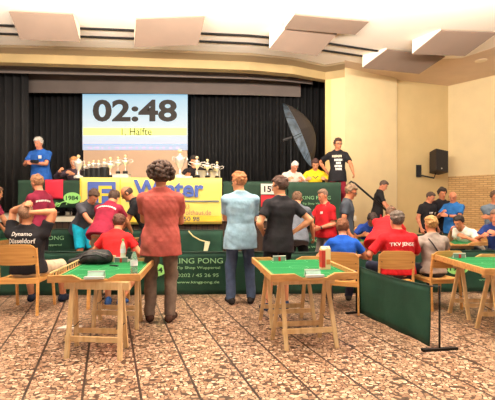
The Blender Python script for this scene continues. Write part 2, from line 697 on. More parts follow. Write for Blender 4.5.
PLANK = stretch_brick('dark_stage_planks', (66, 42, 28), (48, 30, 20), (16, 10, 8), bw=5, bh=.12, mortar=.01)
mb = MB()
mb.add([(-9, sy(-9), 0), (2.3, sy(2.3), 0), (2.3, sy(2.3), STAGE_Z - .1), (-9, sy(-9), STAGE_Z - .1), (-9, 13, 0), (2.3, 13, 0), (2.3, 13, STAGE_Z - .1), (-9, 13, STAGE_Z - .1)],
       [(0, 1, 2, 3), (4, 7, 6, 5), (1, 5, 6, 2), (0, 3, 7, 4), (3, 2, 6, 7), (0, 4, 5, 1)])
o = mb.build('stage_front', PLANK)
uvl = o.data.uv_layers.new(name='UVMap')
for lp in o.data.loops:
    co = o.data.vertices[lp.vertex_index].co
    uvl.data[lp.index].uv = (co.z + .5, co.x + co.y * .3)
structure(o, 'dark planked front of the stage')
mb = MB()
mb.add([(-9, sy(-9) - .04, STAGE_Z - .1), (2.34, sy(2.3) - .04, STAGE_Z - .1), (2.34, 13, STAGE_Z - .1), (-9, 13, STAGE_Z - .1),
        (-9, sy(-9) - .04, STAGE_Z), (2.34, sy(2.3) - .04, STAGE_Z), (2.34, 13, STAGE_Z), (-9, 13, STAGE_Z)],
       [(0, 3, 2, 1), (4, 5, 6, 7), (0, 1, 5, 4), (1, 2, 6, 5), (2, 3, 7, 6), (3, 0, 4, 7)])
structure(mb.build('stage_deck', mat('pale_stage_edge', (214, 204, 186), rough=.6)), 'pale edge and deck of the stage')
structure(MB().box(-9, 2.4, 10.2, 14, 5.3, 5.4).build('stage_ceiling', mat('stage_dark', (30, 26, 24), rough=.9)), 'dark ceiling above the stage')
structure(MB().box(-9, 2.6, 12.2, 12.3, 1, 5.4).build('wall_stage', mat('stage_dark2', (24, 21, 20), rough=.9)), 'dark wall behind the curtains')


def curtain(name, x0, x1, y, z0, z1, amp, wl, m, label, slope=0.0, group=None):
    n = int((x1 - x0) / .02)
    v, f = [], []
    rs = random.Random(int(x0 * 10) + 7)
    ph = 0
    ys = []
    for i in range(n + 1):
        ph += 2 * math.pi * .02 / wl * rs.uniform(.6, 1.4)
        ys.append(y + amp * math.sin(ph) + slope * i * .02)
    for j, zz in enumerate((z0, (z0 + z1) / 2, z1)):
        for i in range(n + 1):
            k = 1.15 - .3 * j / 2
            v.append((x0 + i * (x1 - x0) / n, y + slope * i * .02 + (ys[i] - y - slope * i * .02) * k, zz))
    N = n + 1
    for j in range(2):
        for i in range(n):
            f.append((j * N + i, j * N + i + 1, (j + 1) * N + i + 1, (j + 1) * N + i))
    me = bpy.data.meshes.new(name)
    me.from_pydata(v, [], f)
    o = link(name, me, m, smooth=True)
    sm = o.modifiers.new('thickness', 'SOLIDIFY')
    sm.thickness = .008
    return tag(o, label, 'curtain', group)


CURT = mat('black_curtain', (26, 24, 24), rough=.75, var=.15, scale=3)
CURT2 = mat('dark_grey_curtain', (36, 33, 32), rough=.75, var=.15, scale=3)
curtain('stage_curtain', -8.5, -4.55, 11.55, STAGE_Z + .02, 5.2, .06, .17, CURT, 'long black stage curtain left of the projection screen')
curtain('stage_curtain', -1.62, 2.5, 11.5, STAGE_Z + .02, 5.2, .07, .19, CURT, 'long black stage curtain right of the projection screen')
curtain('stage_curtain', -9.0, -5.70, 10.35, STAGE_Z + .02, 5.2, .07, .22, CURT2, 'dark grey side curtain at the far left edge of the stage')
# pelmets
tag(extrude_line([(-9.0, 9.5), (-5.4, 9.85), (-2.6, 10.05), (.1, 10.3), (1.0, 10.5), (1.75, 10.75)], 4.50, 5.25, .03, 'pelmet', GREYB), 'nearer grey-brown pelmet cloth hanging right behind the stage beam', 'pelmet')
tag(extrude_line([(-5.95, 10.85), (-2.6, 10.95), (.1, 11.1), (1.5, 11.3)], 4.30, 5.25, .03, 'pelmet', mat('grey_pelmet_dark', (112, 98, 90), rough=.9, var=.08, scale=2)), 'farther darker pelmet cloth just above the projection screen', 'pelmet')
# back panel under the picture and the screen
ZS = 11.2
structure(MB().box(fx(83, ZS), fx(187, ZS), ZS + .03, ZS + .1, STAGE_Z + .01, P(0, 149, ZS).z).build('trim_3', mat('beige_backboard', (206, 170, 140), rough=.8, var=.04, scale=2)), 'plain beige panel below the projected picture')
scr = empty('projection_screen', (fx(135, ZS), ZS, P(0, 150, ZS).z), 0, 'wide projection screen showing the countdown 02:48 above the stage', 'screen')
W2 = 105 / F * ZS / 2
H2 = 57 / F * ZS


def ramp_screen():
    m = bpy.data.materials.new('projected_picture')
    m.use_nodes = True
    nt = m.node_tree
    b = nt.nodes['Principled BSDF']
    tc = nt.nodes.new('ShaderNodeTexCoord')
    sp = nt.nodes.new('ShaderNodeSeparateXYZ')
    r = nt.nodes.new('ShaderNodeValToRGB')
    nt.links.new(tc.outputs['Generated'], sp.inputs[0])
    nt.links.new(sp.outputs[2], r.inputs['Fac'])
    e = r.color_ramp.elements
    e[0].position, e[0].color = 0.0, (*srgb((196, 206, 228)), 1)
    e[1].position, e[1].color = 1.0, (*srgb((150, 204, 230)), 1)
    for p, c in ((.09, (190, 206, 232)), (.1, (236, 226, 232)), (.16, (222, 230, 240)), (.36, (230, 238, 240)), (.6, (206, 228, 236)), (.85, (180, 216, 234))):
        q = e.new(p)
        q.color = (*srgb(c), 1)
    b.inputs['Base Color'].default_value = (.1, .1, .1, 1)
    b.inputs['Roughness'].default_value = .8
    nt.links.new(r.outputs['Color'], b.inputs['Emission Color'])
    b.inputs['Emission Strength'].default_value = 1.3
    return m


MB().box(-W2, W2, 0, .03, 0, H2).build('picture', ramp_screen(), scr)
SK = mat('screen_black', (58, 50, 46), rough=.8)
MB().box(-W2 - .02, W2 + .02, -.03, .04, H2, H2 + .07).build('case', mat('screen_case', (176, 184, 176), rough=.5), scr)
MB().box(-W2, W2 + .0, -.012, -.004, H2 - .03, H2 - .005).build('border_line', SK, scr)
MB().box(-W2 + .02, W2 - .02, -.008, -.002, .41, .62).build('yellow_band', mat('screen_yellow', (226, 230, 130), emit=.95), scr)
t = text('digits', '02:48', mat('digit_grey', (58, 52, 48), rough=.8, emit=.4), (0, -.012, 1.10), width=2.36, height=.62, parent=scr, bold=.03)
text('caption', '1. Hälfte', mat('caption_grey', (60, 62, 34), rough=.9), (.05, -.016, .515), width=.84, height=.20, parent=scr, bold=.0)
MB().box(-W2 + .02, W2 - .02, -.008, -.002, .14, .17).build('window_line', mat('screen_blue', (150, 176, 220), emit=.6), scr)
rs = random.Random(2)
mb = MB()
for i in range(14):
    x = -W2 + .15 + i * .19
    mb.box(x, x + rs.uniform(.05, .13), -.008, -.002, .03, .09)
mb.build('task_bar_icons', mat('icons', (190, 180, 210), emit=.8), scr)

# acoustic reflectors hung below the ceiling
WL = mat('reflector_edge_lit', (250, 232, 206), rough=.9)  # upstand sides: the light falling on them is put into this pale colour


def wedge(nL, nR, fR, fL, drop, label, flip=False):
    """near edge flush with the ceiling, far edge lowered"""
    h1, h0 = HC - .05, HC - drop
    a, b_ = cp(*nL, h1), cp(*nR, h1)
    c, d = cp(*fR, h0), cp(*fL, h0)
    A_, B_, C_ = Vector((*a, h1)), Vector((*b_, h1)), Vector((*c, h0))
    D_ = A_ + C_ - B_
    base = (A_ + B_ + C_ + D_) / 4
    root = empty('acoustic_reflector', base, 0, label, 'ceiling panel', 'slanted acoustic reflectors under the ceiling')
    q = [x - base for x in (A_, B_, C_, D_)]
    nrm = (q[1] - q[0]).cross(q[3] - q[0]).normalized()
    if nrm.z > 0: nrm = -nrm
    mb = MB()
    mb.add([x for x in q] + [x + nrm * -.025 for x in q], [(0, 1, 2, 3), (7, 6, 5, 4), (0, 4, 5, 1), (1, 5, 6, 2), (2, 6, 7, 3), (3, 7, 4, 0)])
    mb.build('panel', TAUPE_SHADED, root)
    mb = MB()
    zt = HC - base.z - .005
    up = [Vector((x.x, x.y, zt)) for x in q]
    s = -nrm * .026
    k = [x + s for x in q]
    mb.add([k[0], k[3], up[3], k[1], k[2], up[2], up[0], up[1]], [(0, 1, 2), (3, 5, 4), (1, 4, 5, 2), (0, 2, 6), (3, 7, 5), (2, 5, 7, 6)])
    mb.build('upstand', WL, root)


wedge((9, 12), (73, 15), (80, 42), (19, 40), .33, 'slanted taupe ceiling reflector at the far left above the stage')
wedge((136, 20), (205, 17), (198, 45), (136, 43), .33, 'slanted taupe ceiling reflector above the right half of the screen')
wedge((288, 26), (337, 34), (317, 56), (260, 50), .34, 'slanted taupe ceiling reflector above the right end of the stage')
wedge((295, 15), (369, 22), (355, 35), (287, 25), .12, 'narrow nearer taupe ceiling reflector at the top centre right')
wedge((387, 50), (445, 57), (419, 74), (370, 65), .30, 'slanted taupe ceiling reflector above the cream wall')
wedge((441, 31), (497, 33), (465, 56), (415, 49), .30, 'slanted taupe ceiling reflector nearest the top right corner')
# recessed downlight
p = cp(481, 60)
dl = empty('downlight', (p[0], p[1], HC - .01), 0, 'small round recessed downlight in the taupe ceiling', 'ceiling light')
MB().lathe([(.09, 0), (.13, 0), (.13, -.015), (.09, -.01)], 24).build('ring', mat('lamp_ring', (240, 220, 190), rough=.4), dl, smooth=False)
MB().lathe([(.0, 0.004), (.09, .004), (.09, -.004), (.0, -.004)], 24).build('diffuser', mat('lamp_glow', (255, 244, 220), emit=6), dl)


# ------------------------------------------------------------------ people
SKIN = {'fair': (206, 140, 102), 'tan': (188, 120, 84), 'rosy': (204, 130, 98)}
LIP = mat('lip', (176, 92, 78), rough=.5)
EYEW = mat('eye_white', (168, 148, 134), rough=.3)
EYEB = mat('eye_dark', (40, 28, 22), rough=.3)


def skin_mat(k):
    m = mat('skin_' + k, SKIN[k], rough=.5, var=.06, scale=12, spec=.35)
    return m


def unit(v):
    v = np.array(v, float)
    return v / max(np.linalg.norm(v), 1e-9)


def rot_about(v, ax, ang):
    ax = unit(ax)
    return v * math.cos(ang) + np.cross(ax, v) * math.sin(ang) + ax * (ax @ v) * (1 - math.cos(ang))


def ik(a, t, l1, l2, pole):
    a, t = np.array(a, float), np.array(t, float)
    d = t - a
    L = np.linalg.norm(d)
    L2 = min(max(L, abs(l1 - l2) + .02), (l1 + l2) * .995)
    u = d / max(L, 1e-6)
    t = a + u * L2
    x = (l1 * l1 - l2 * l2 + L2 * L2) / (2 * L2)
    h = math.sqrt(max(l1 * l1 - x * x, 0))
    p = np.array(pole, float)
    p = unit(p - u * (p @ u))
    return a + u * x + p * h, t


def hand(fd, w, d, palm, side, s=1.0, curl=25, res=.006):
    """five fingers on a palm; d = pointing direction, palm = palm normal, side = direction of the thumb"""
    d = unit(d)
    palm = unit(np.array(palm) - d * (np.array(palm) @ d))
    side = unit(np.cross(palm, d)) * (1 if np.dot(np.cross(palm, d), side) > 0 else -1)
    k0 = .006
    fr = .0088 * s
    offs = [.030, .0105, -.0095, -.028]
    lens = [.068, .078, .072, .056]
    for o_, L in zip(offs, lens):
        b = w + d * .088 * s + side * o_ * s
        fd.cone(w + d * .01 * s + side * o_ * .45 * s, b, .016 * s, .0125 * s, k=.012)
        v = d
        p = b
        rr = fr
        for j, fr_ in enumerate((.45, .32, .26)):
            v = rot_about(v, np.cross(d, palm), R(curl * (1 if j else .8)))
            q = p + v * L * fr_ * s
            fd.cone(p, q, rr, rr * .93, k=k0)
            p, rr = q, rr * .93
    b = w + d * .022 * s + side * .022 * s
    m = w + d * .055 * s + side * .050 * s + palm * .012 * s
    fd.cone(b, m, .015 * s, .0115 * s, k=.01)
    v = unit(d * .9 + side * .35 + palm * .45)
    fd.cone(m, m + v * .034 * s, .0108 * s, .009 * s, k=k0)


def marks_mesh(kind, wd, hh):
    """unreadable small print as rows of little blocks"""
    rs = random.Random(int(wd * 1000))
    mb = MB()
    rows = 1 if kind == '#line' else int(kind[5:])
    for r_ in range(rows):
        y0 = hh / 2 - (r_ + 1) * hh / rows
        y1 = y0 + hh / rows * (.78 if rows > 1 else 1)
        x = -wd / 2 + (rs.uniform(0, wd * .3) if rows > 1 and r_ else 0)
        xe = wd / 2 - (rs.uniform(0, wd * .3) if rows > 1 and r_ else 0)
        while x < xe:
            b = rs.uniform(.018, .034)
            for k in range(2):
                mb.box(x + b * k / 2, x + b * (k + 1) / 2 + .0001, y0 + rs.uniform(0, .2) * (y1 - y0), y1, -.0015, .0015)
            x += b + .006
    me = bpy.data.meshes.new('marks')
    me.from_pydata(mb.v, [], mb.f)
    return me


def person(label, px, Z, H=1.76, face=180, z0=0.0, sit=0, lean=0, side=0, yaw=0, pitch=5, roll=0, w=1.0, belly=0.0,
           rh=None, lh=None, rp=None, lp=None, rf=None, lf=None, curl=25, palm_r=None, palm_l=None,
           hair=('short', (90, 62, 44)), skin='fair', top=(60, 60, 64), sleeve=.62, collar=None, hem=.20, bottom=(60, 64, 80), legs='trousers',
           shoes=(50, 44, 42), glasses=False, print_=None, beard=None, Y=None, watch=None, loose=1.0, eyes=True, belt=False, shoulders=None, group=None, hem_out=0.0):
    Yd = Z
    X = fx(px, Z)
    spot = (X, Yd, z0)
    base = np.zeros(3)
    s = H / 1.765
    a = R(face)
    rv = np.array([-math.cos(a), -math.sin(a), 0])
    fv = np.array([math.sin(a), -math.cos(a), 0])
    up = np.array([0, 0, 1.0])
    Lc = lambda r, f, u: rv * r + fv * f + up * u
    res = .0065 if Z < 5.6 else (.0085 if Z < 7.8 else .010)
    cres = .010 if Z < 5.6 else .0125
    ln, sd = R(lean), R(side)
    T2 = unit(Lc(math.sin(sd), math.sin(ln) * math.cos(sd), math.cos(ln) * math.cos(sd)))   # along the spine
    T1 = unit(np.cross(T2, fv) if abs(T2 @ fv) < .95 else rv)
    T1 = T1 if T1 @ rv > 0 else -T1
    T0 = T1
    Tf = unit(np.cross(T2, T0))
    Tf = Tf if Tf @ (fv + up * -.3 * (lean > 60)) > 0 else -Tf
    M = np.array([T0, Tf, T2])
    if sit:
        pel = Lc(0, -.02, sit + .105 * s)
    else:
        pel = Lc(0, -.30 * math.sin(ln) * s, (.955 - .06 * (1 - math.cos(ln))) * s)
    tp = lambda x, y, z: pel + T0 * x * s + Tf * y * s + T2 * z * s
    Lt = .515
    nb = tp(0, -.005, Lt)
    # head
    ya = R(yaw)
    hl = R(lean * .35 + pitch)
    hf0 = fv * math.cos(ya) + rv * math.sin(ya)
    hr = rv * math.cos(ya) - fv * math.sin(ya)
    hf = hf0 * math.cos(hl) - up * math.sin(hl)
    hu = hf0 * math.sin(hl) + up * math.cos(hl)
    if roll:
        hu, hr = rot_about(hu, hf, R(roll)), rot_about(hr, hf, R(roll))
    nd = unit(T2 * .6 + hu * .6)
    hc = nb + nd * .080 * s + hu * .052 * s + hf * .020 * s
    HM = np.array([hr, hf, hu])
    hp = lambda x, y, z: hc + hr * x * s + hf * y * s + hu * z * s
    b = belly
    tab = np.array([(-.15, .10, .07, 0), (-.09, .158, .108, -.005), (0, .163, .112 + b * .5, b * .4), (.10, .145 + b * .4, .098 + b, b * .7), (.2, .148 + b * .2, .104 + b * .6, b * .45),
                    (.31, .164, .115, .0), (.39, .164, .102, -.006), (.435, .140, .084, -.008), (.475, .085, .066, -.006), (.52, .056, .053, -.004)]) * s
    tab[:, 1] *= w
    tab[:, 2] *= (1 + (w - 1) * .6)
    fd = Field()
    fd.loft(pel, M, tab, k=.03)
    fd.cone(tp(0, 0, .44), hp(0, -.015, -.05), .056 * s, .051 * s, k=.035)
    sw = .178 * (1 + (w - 1) * .8)
    sh = {1: tp(sw, -.005, .408), -1: tp(-sw, -.005, .408)}
    for sg in (1, -1):
        fd.cone(tp(0, -.005, .485), tp(sg * sw * .75, -.008, .428), .046 * s, .040 * s, k=.04)
    # arms
    UA, FA = .285 * s, .25 * s
    arms = {}
    for sg, tgt, pole, pn in ((1, rh, rp, palm_r), (-1, lh, lp, palm_l)):
        S = sh[sg]
        if tgt is None:
            tw = S + rv * sg * .07 * s + fv * (.05 + .1 * math.sin(ln)) * s - up * .50 * s
            pole = -fv * .8 + rv * sg * .4 if pole is None else Lc(*pole)
        else:
            tw = Lc(*tgt)
            pole = (rv * sg * .7 - up * .5 - fv * .4) if pole is None else Lc(pole[0], pole[1], pole[2])
        el, wr = ik(S, tw, UA, FA, pole)
        arms[sg] = (S, el, wr)
        fd.cone(S, el, .052 * s, .040 * s, k=.03)
        mid = el + (wr - el) * .3
        fd.cone(el, mid, .040 * s, .040 * s, k=.015)
        fd.cone(mid, wr, .040 * s, .026 * s, k=.015)
        d = unit(wr - el)
        pn = (-rv * sg * .9 - fv * .2 + d * 0) if pn is None else Lc(*pn)
        th = fv * 1.0 + up * .4
        hand(fd, wr, d, pn, th, s * 1.02, curl)
    # legs
    TH, CA = .43 * s, .43 * s
    leg = {}
    for sg, ft in ((1, rf), (-1, lf)):
        hip = pel + rv * sg * .086 * s * (1 + (w - 1) * .5) - up * .03 * s
        if sit:
            ft = ft or (sg * .13, .40 if legs else .4)
            ank = Lc(ft[0], ft[1], (ft[2] if len(ft) > 2 else 0) + .075 * s)
            kn, ank = ik(hip, ank, TH, CA, up * .8 + fv * .6 + rv * sg * .25)
        else:
            ft = ft or (sg * .12, 0)
            ank = Lc(ft[0], ft[1], (ft[2] if len(ft) > 2 else 0) + .08 * s)
            kn, ank = ik(hip, ank, TH, CA, fv + rv * sg * .15)
        leg[sg] = (hip, kn, ank)
        lg = .82 if legs == 'trousers' else 1.0
        fd.cone(hip, kn, .080 * s * lg, .056 * s * lg, k=.04)
        c1 = kn + (ank - kn) * .3 - fv * .012 * s
        fd.cone(kn, c1, .054 * s * lg, .056 * s * lg, k=.03)
        fd.cone(c1, ank, .055 * s * lg, .036 * s, k=.02)
    # head shape
    hk = .012
    fd.ell(hp(0, -.012, .028), np.array([.076, .094, .092]) * s, HM, k=.02)
    fd.ell(hp(0, .022, -.045), np.array([.058, .066, .066]) * s, HM, k=.03)
    fd.cone(hp(0, .080, .012), hp(0, .100, -.024), .009 * s, .015 * s, k=hk)
    fd.ell(hp(0, .078, -.088), np.array([.022, .016, .016]) * s, HM, k=.015)
    fd.cone(hp(-.034, .074, .032), hp(.034, .074, .032), .010 * s, .010 * s, k=.012)
    fd.cone(hp(-.016, .080, -.055), hp(.016, .080, -.055), .008 * s, .008 * s, k=.008)
    for sg in (1, -1):
        fd.ell(hp(sg * .077, -.008, -.004), np.array([.012, .020, .031]) * s, HM, k=.008)
        fd.cone(hp(sg * .031, .100, .010), hp(sg * .033, .098, .010), .014 * s, .014 * s, k=.012, op='s')
    v, q = fd.mesh(res)
    me = mesh_from(v - base - 0, q, 'person')
    body = link('person', me, [skin_mat(skin), LIP])
    body.location = spot
    tag(body, label, 'person', group)
    # lips as their own slot
    cen = np.zeros(len(me.polygons) * 3)
    me.polygons.foreach_get('center', cen)
    cen = cen.reshape(-1, 3) + base - hc
    lx, ly, lz = cen @ hr / s, cen @ hf / s, cen @ hu / s
    mi = ((np.abs(lx) < .022) & (ly > .07) & (lz > -.064) & (lz < -.046)).astype(np.int32)
    me.polygons.foreach_set('material_index', mi)

    def child(name, f_, m, rs=None, wr=0, seed=0):
        vv, qq = f_.mesh(rs or cres, wr, seed)
        if not len(qq): return None
        return link(name, mesh_from(vv - base, qq, name), m, body)

    seed = int(px * 7 + Z * 13) % 1000
    # hair
    if hair:
        st, hcol = hair
        hm = mat('hair_%d_%d_%d' % hcol, hcol, rough=.65, var=.5, scale=70, bump=1.0, bscale=110)
        hfld = Field()
        faceplane = (hp(0, .046, .052), unit(hf * 1.0 - hu * .42))
        if st == 'curly':
            hfld.ell(hp(0, -.02, .045), np.array([.125, .125, .115]) * s, HM, k=.02, cuts=[(hp(0, .062, .05), unit(hf - hu * .3))])
            rs = np.random.RandomState(5)
            for i in range(260):
                dv = rs.normal(size=3)
                dv /= np.linalg.norm(dv)
                if dv[1] > .55 and dv[2] < .5: continue
                if dv[2] < -.55: continue
                c = hp(dv[0] * .142, -.03 + dv[1] * .138, .045 + dv[2] * .125)
                hfld.ell(c, np.array([1, 1, 1.]) * rs.uniform(.013, .026) * s, k=.006)
            ho = child('hair', hfld, hm, .0075)
        elif st == 'bald':
            hfld.ell(hp(0, -.018, .012), np.array([.083, .098, .085]) * s, HM, k=.01, cuts=[(hp(0, .02, 0), hf), (hp(0, 0, .055), hu), (hp(0, 0, -.045), -hu)])
            child('hair', hfld, hm, .008)
        else:
            g = .005 if st == 'crop' else (.014 if st == 'short' else .022)
            low = -.055 if st != 'long' else -.12
            hfld.ell(hp(0, -.02, .036), np.array([.076 + g, .094 + g, .090 + g * 1.1]) * s, HM, k=.02, cuts=[faceplane, (hp(0, 0, low), -hu), (hp(0, -.0, -.02), unit(-hu * .35 + hf * .94))] if st != 'long' else [faceplane])
            hfld.ell(hp(0, .0, .095), np.array([.062, .085, .035 + g * .7]) * s, HM, k=.02, cuts=[(hp(0, .085, .07), hf)])
            if st in ('short', 'bushy', 'long'):
                rs = np.random.RandomState(seed)
                for i in range(46):
                    dv = rs.normal(size=3)
                    dv /= np.linalg.norm(dv)
                    if dv[2] < -.3 or (dv[1] > .35 and dv[2] < .45): continue
                    c = hp(dv[0] * (.076 + g * .6), -.02 + dv[1] * (.094 + g * .5), .036 + dv[2] * (.092 + g))
                    hfld.ell(c, np.array([.018, .024, .014]) * s, HM, k=.012)
            child('hair', hfld, hm, .008)
    if beard:
        bf = Field()
        bf.ell(hp(0, .026, -.060), np.array([.063, .070, .062]) * s, HM, k=.01, cuts=[(hp(0, .0, -.028), hu), (hp(0, .015, 0), -hf)])
        child('beard', bf, mat('beard_%d' % beard[0], beard, rough=.8, var=.3, scale=60), .008)
    if eyes:
        for sg in (1, -1):
            c = hp(sg * .031, .074, .010) - base
            mbx = MB()
            e_ = [(.0112 * s * math.sin(t_ * math.pi / 8), -.0112 * s * math.cos(t_ * math.pi / 8)) for t_ in range(9)]
            mbx.lathe(e_, 10)
            o = mbx.build('eye', [EYEW, EYEB], body, smooth=True)
            z_, x_ = hf, hr
            y_ = np.cross(z_, x_)
            o.matrix_local = Matrix(((x_[0], y_[0], z_[0], c[0]), (x_[1], y_[1], z_[1], c[1]), (x_[2], y_[2], z_[2], c[2]), (0, 0, 0, 1)))
            for p_ in o.data.polygons:
                if p_.center.z > .0070 * s: p_.material_index = 1
        br = Field()
        bc = hair[1] if hair else (120, 100, 84)
        for sg in (1, -1):
            br.cone(hp(sg * .018, .088, .030), hp(sg * .046, .078, .033), .0045 * s, .0035 * s, k=.004)
        child('eyebrows', br, mat('brow_%d' % bc[0], tuple(int(x * .8) for x in bc), rough=.8), .004)
    if glasses:
        mbx = MB()
        for sg in (1, -1):
            ring = [hp(sg * .033 + .024 * math.cos(t_ * math.pi / 6), .095, .006 + .018 * math.sin(t_ * math.pi / 6)) - base for t_ in range(13)]
            mbx.tube(ring, .0030, 5)
            mbx.tube([hp(sg * .057, .095, .010) - base, hp(sg * .081, .06, .010) - base, hp(sg * .085, -.005, .006) - base], .003, 5)
        mbx.tube([hp(-.009, .095, .01) - base, hp(.009, .095, .01) - base], .003, 5)
        mbx.build('glasses', mat('glasses_black', (24, 22, 24), rough=.3), body)
    # shirt
    tabs = tab.copy()
    tabs[:, 1] += .018 * loose * s
    tabs[:, 2] += .018 * loose * s
    tabs[3, 1] = max(tabs[3, 1], .158 * s * w)
    tabs[4, 1] = max(tabs[4, 1], .162 * s * w)
    hz_ = -hem * s
    lowrow = [(hz_ - .05, tabs[2, 1] + .026 + hem_out, tabs[2, 2] + .024 + hem_out, tabs[2, 3]), (-.05 * s, tabs[2, 1] + .016 + hem_out * .5, tabs[2, 2] + .016 + hem_out * .5, tabs[2, 3])]
    tabs[2, 1] += .010
    tabs[2, 2] += .010
    tabs[3, 2] += .006
    tabs = np.array(lowrow + [tuple(x) for x in tabs[2:9]] + [(.515 * s, .064 * s, .062 * s, -.004)])
    tabs[-2, 1:3] = (.088 * s, .076 * s)
    tf = Field()
    hemz = hz_ if not sit else -.075 * s
    tf.loft(pel, M, tabs, k=.03, z0=hemz)
    sl = sleeve
    wristc = []
    for sg in (1, -1):
        tf.cone(tp(sg * .03, -.008, .487), tp(sg * sw * .8, -.008, .426), .054 * s, .052 * s, k=.03)
    for sg in (1, -1):
        S, el, wr = arms[sg]
        d1 = unit(el - S)
        if sl <= 1:
            end = S + (el - S) * sl
            tf.cone(tp(sg * .10, 0, .385), S, .066 * s, .060 * s, k=.04)
            tf.cone(S, end + d1 * .08, .062 * s, (.060 + .008 * loose) * s, k=.03, cuts=[(end, d1)])
            wristc.append((end, d1))
        else:
            tf.cone(tp(sg * .10, 0, .385), S, .066 * s, .060 * s, k=.04)
            tf.cone(S, el, .066 * s, .054 * s, k=.03)
            d2 = unit(wr - el)
            tf.cone(el, wr + d2 * .05, .054 * s, .040 * s, k=.03, cuts=[(wr - d2 * .02, d2)])
    tf.cone(tp(0, -.005, .43), tp(0, -.003, .62), .086 * s, .074 * s, k=.03, cuts=[(tp(0, -.045, .512), unit(T2 + Tf * .30))])
    tcol = cloth(top)
    shirt = child('shirt', tf, tcol, cres, wr=(.0022 if Z < 5.6 else .0018) * loose, seed=seed)
    if collar:
        cf = Field()
        for i in range(12):
            t0, t1 = i * math.pi / 6, (i + 1) * math.pi / 6
            c0 = nb + T0 * .066 * s * math.cos(t0) + Tf * .066 * s * math.sin(t0) + T2 * (-.005 - .018 * max(0, math.sin(t0))) * s
            c1 = nb + T0 * .066 * s * math.cos(t1) + Tf * .066 * s * math.sin(t1) + T2 * (-.005 - .018 * max(0, math.sin(t1))) * s
            cf.cone(c0, c1, .013 * s, .013 * s, k=.006)
            cf.cone(c0 - T2 * .018, c1 - T2 * .018, .012 * s, .012 * s, k=.006)
        co_ = child('collar', cf, cloth(collar), .008)
        co_.parent = shirt
    # lower body
    if legs:
        lf_ = Field()
        tl_ = tab.copy()
        tl_[:, 1] += .006 * s
        tl_[:, 2] += .008 * s
        lf_.loft(pel, M, tl_, k=.04, z1=(.02 if not belt else .09) * s)
        for sg in (1, -1):
            hip, kn, ank = leg[sg]
            r0 = .093 * s
            if legs == 'shorts':
                dn = unit(kn - hip)
                e_ = kn + dn * .01
                lf_.cone(hip, e_ + dn * .06, r0, .086 * s, k=.04, cuts=[(e_, dn)])
            else:
                lf_.cone(hip, kn, r0, .072 * s, k=.04)
                d2 = unit(ank - kn)
                lf_.cone(kn, ank + d2 * .06, .071 * s, .058 * s, k=.03, cuts=[(ank + d2 * .015, d2)])
        child('shorts' if legs == 'shorts' else 'trousers', lf_, cloth(bottom), cres, wr=.0036 if Z < 5.6 else .0022, seed=seed + 5)
    # shoes
    sm_ = cloth(shoes)
    for sg in (1, -1):
        hip, kn, ank = leg[sg]
        sf = Field()
        fo = fv * math.cos(R(14)) + rv * sg * math.sin(R(14))
        gz = ank[2] - (.075 if sit else .08) * s
        hl_ = ank - fo * .035 * s
        toe = ank + fo * .165 * s
        sf.cone(np.array([hl_[0], hl_[1], gz + .045 * s]), np.array([toe[0], toe[1], gz + .026 * s]), .044 * s, .036 * s, k=.02)
        sf.cone(np.array([hl_[0], hl_[1], gz + .045 * s]), np.array([ank[0], ank[1], gz + .085 * s]), .042 * s, .046 * s, k=.02)
        mid_ = (hl_ + toe) / 2
        sf.cuts.append((np.array([0, 0, gz]), np.array([0, 0, -1.0])))
        child('shoe', sf, sm_, .009)
    if watch:
        S, el, wr = arms[1 if watch == 'r' else -1]
        d2 = unit(wr - el)
        mbx = MB()
        mbx.tube([wr - d2 * .03 - base, wr - d2 * .005 - base], .033 * s, 10)
        mbx.build('wristwatch', mat('watch_black', (26, 24, 26), rough=.35), body, smooth=False)
    if print_:
        for (txt, wd, hh, zz, xx, colr, where, arc) in print_:
            me_t = marks_mesh(txt, wd, hh) if txt[0] == '#' else text_mesh(txt, wd, hh, .0015, bold=.012)
            dir_ = Tf * (-1 if where == 'back' else 1)
            xr = T0 * (1 if where == 'back' else -1)
            bm = bmesh.new()
            bm.from_mesh(me_t)
            for _ in range(2):
                lg = [e for e in bm.edges if e.calc_length() > .02]
                if lg: bmesh.ops.subdivide_edges(bm, edges=lg, cuts=1)
            bmesh.ops.triangulate(bm, faces=bm.faces)
            bvh = BVHTree.FromPolygons([tuple(x.co) for x in shirt.data.vertices], [tuple(p_.vertices) for p_ in shirt.data.polygons])
            ctr = tp(xx, 0, zz) - base
            for vtx in bm.verts:
                x_, y_, z_ = vtx.co
                y_ += arc * (x_ ** 2)
                p_ = ctr + xr * x_ + T2 * y_ + dir_ * .6
                h_ = bvh.ray_cast(Vector(p_), Vector(-dir_))
                off = .0045 + (.0015 if z_ > 0 else 0)
                vtx.co = (h_[0] if h_[0] else Vector(ctr + xr * x_ + T2 * y_)) + Vector(dir_) * off
            bm.to_mesh(me_t)
            bm.free()
            link('shirt_print', me_t, mat('print_%d_%d_%d' % colr, colr, rough=.7), shirt)
    return body, dict(wr={k: v[2] for k, v in arms.items()}, el={k: v[1] for k, v in arms.items()}, M=M, tp=tp, hp=hp, base=base, nb=nb)


# ------------------------------------------------------------------ furniture and playing gear
BEECH = wood_mat('beech_varnished', (220, 166, 96), (202, 144, 78), scale=3, stretch=(1, 1, 14))
PINE = wood_mat('pine_bare', (226, 192, 142), (210, 170, 116), scale=4, stretch=(6, 6, 1))
PINE_D = wood_mat('pine_border', (206, 154, 94), (182, 128, 72), scale=4, stretch=(2, 8, 8))
GREEN = mat('green_felt', (22, 108, 58), rough=.8, var=.06, scale=30, spec=.2)
LINE = mat('white_line', (100, 165, 120), rough=.7)
DGREEN = mat('barrier_green', (20, 60, 44), rough=.75, var=.25, scale=3, bump=.6, bscale=7)
STEEL = mat('dark_steel', (34, 34, 36), rough=.45, metal=.3)


def bent(mb, w, h, th, cz, curve, n=12):
    pass


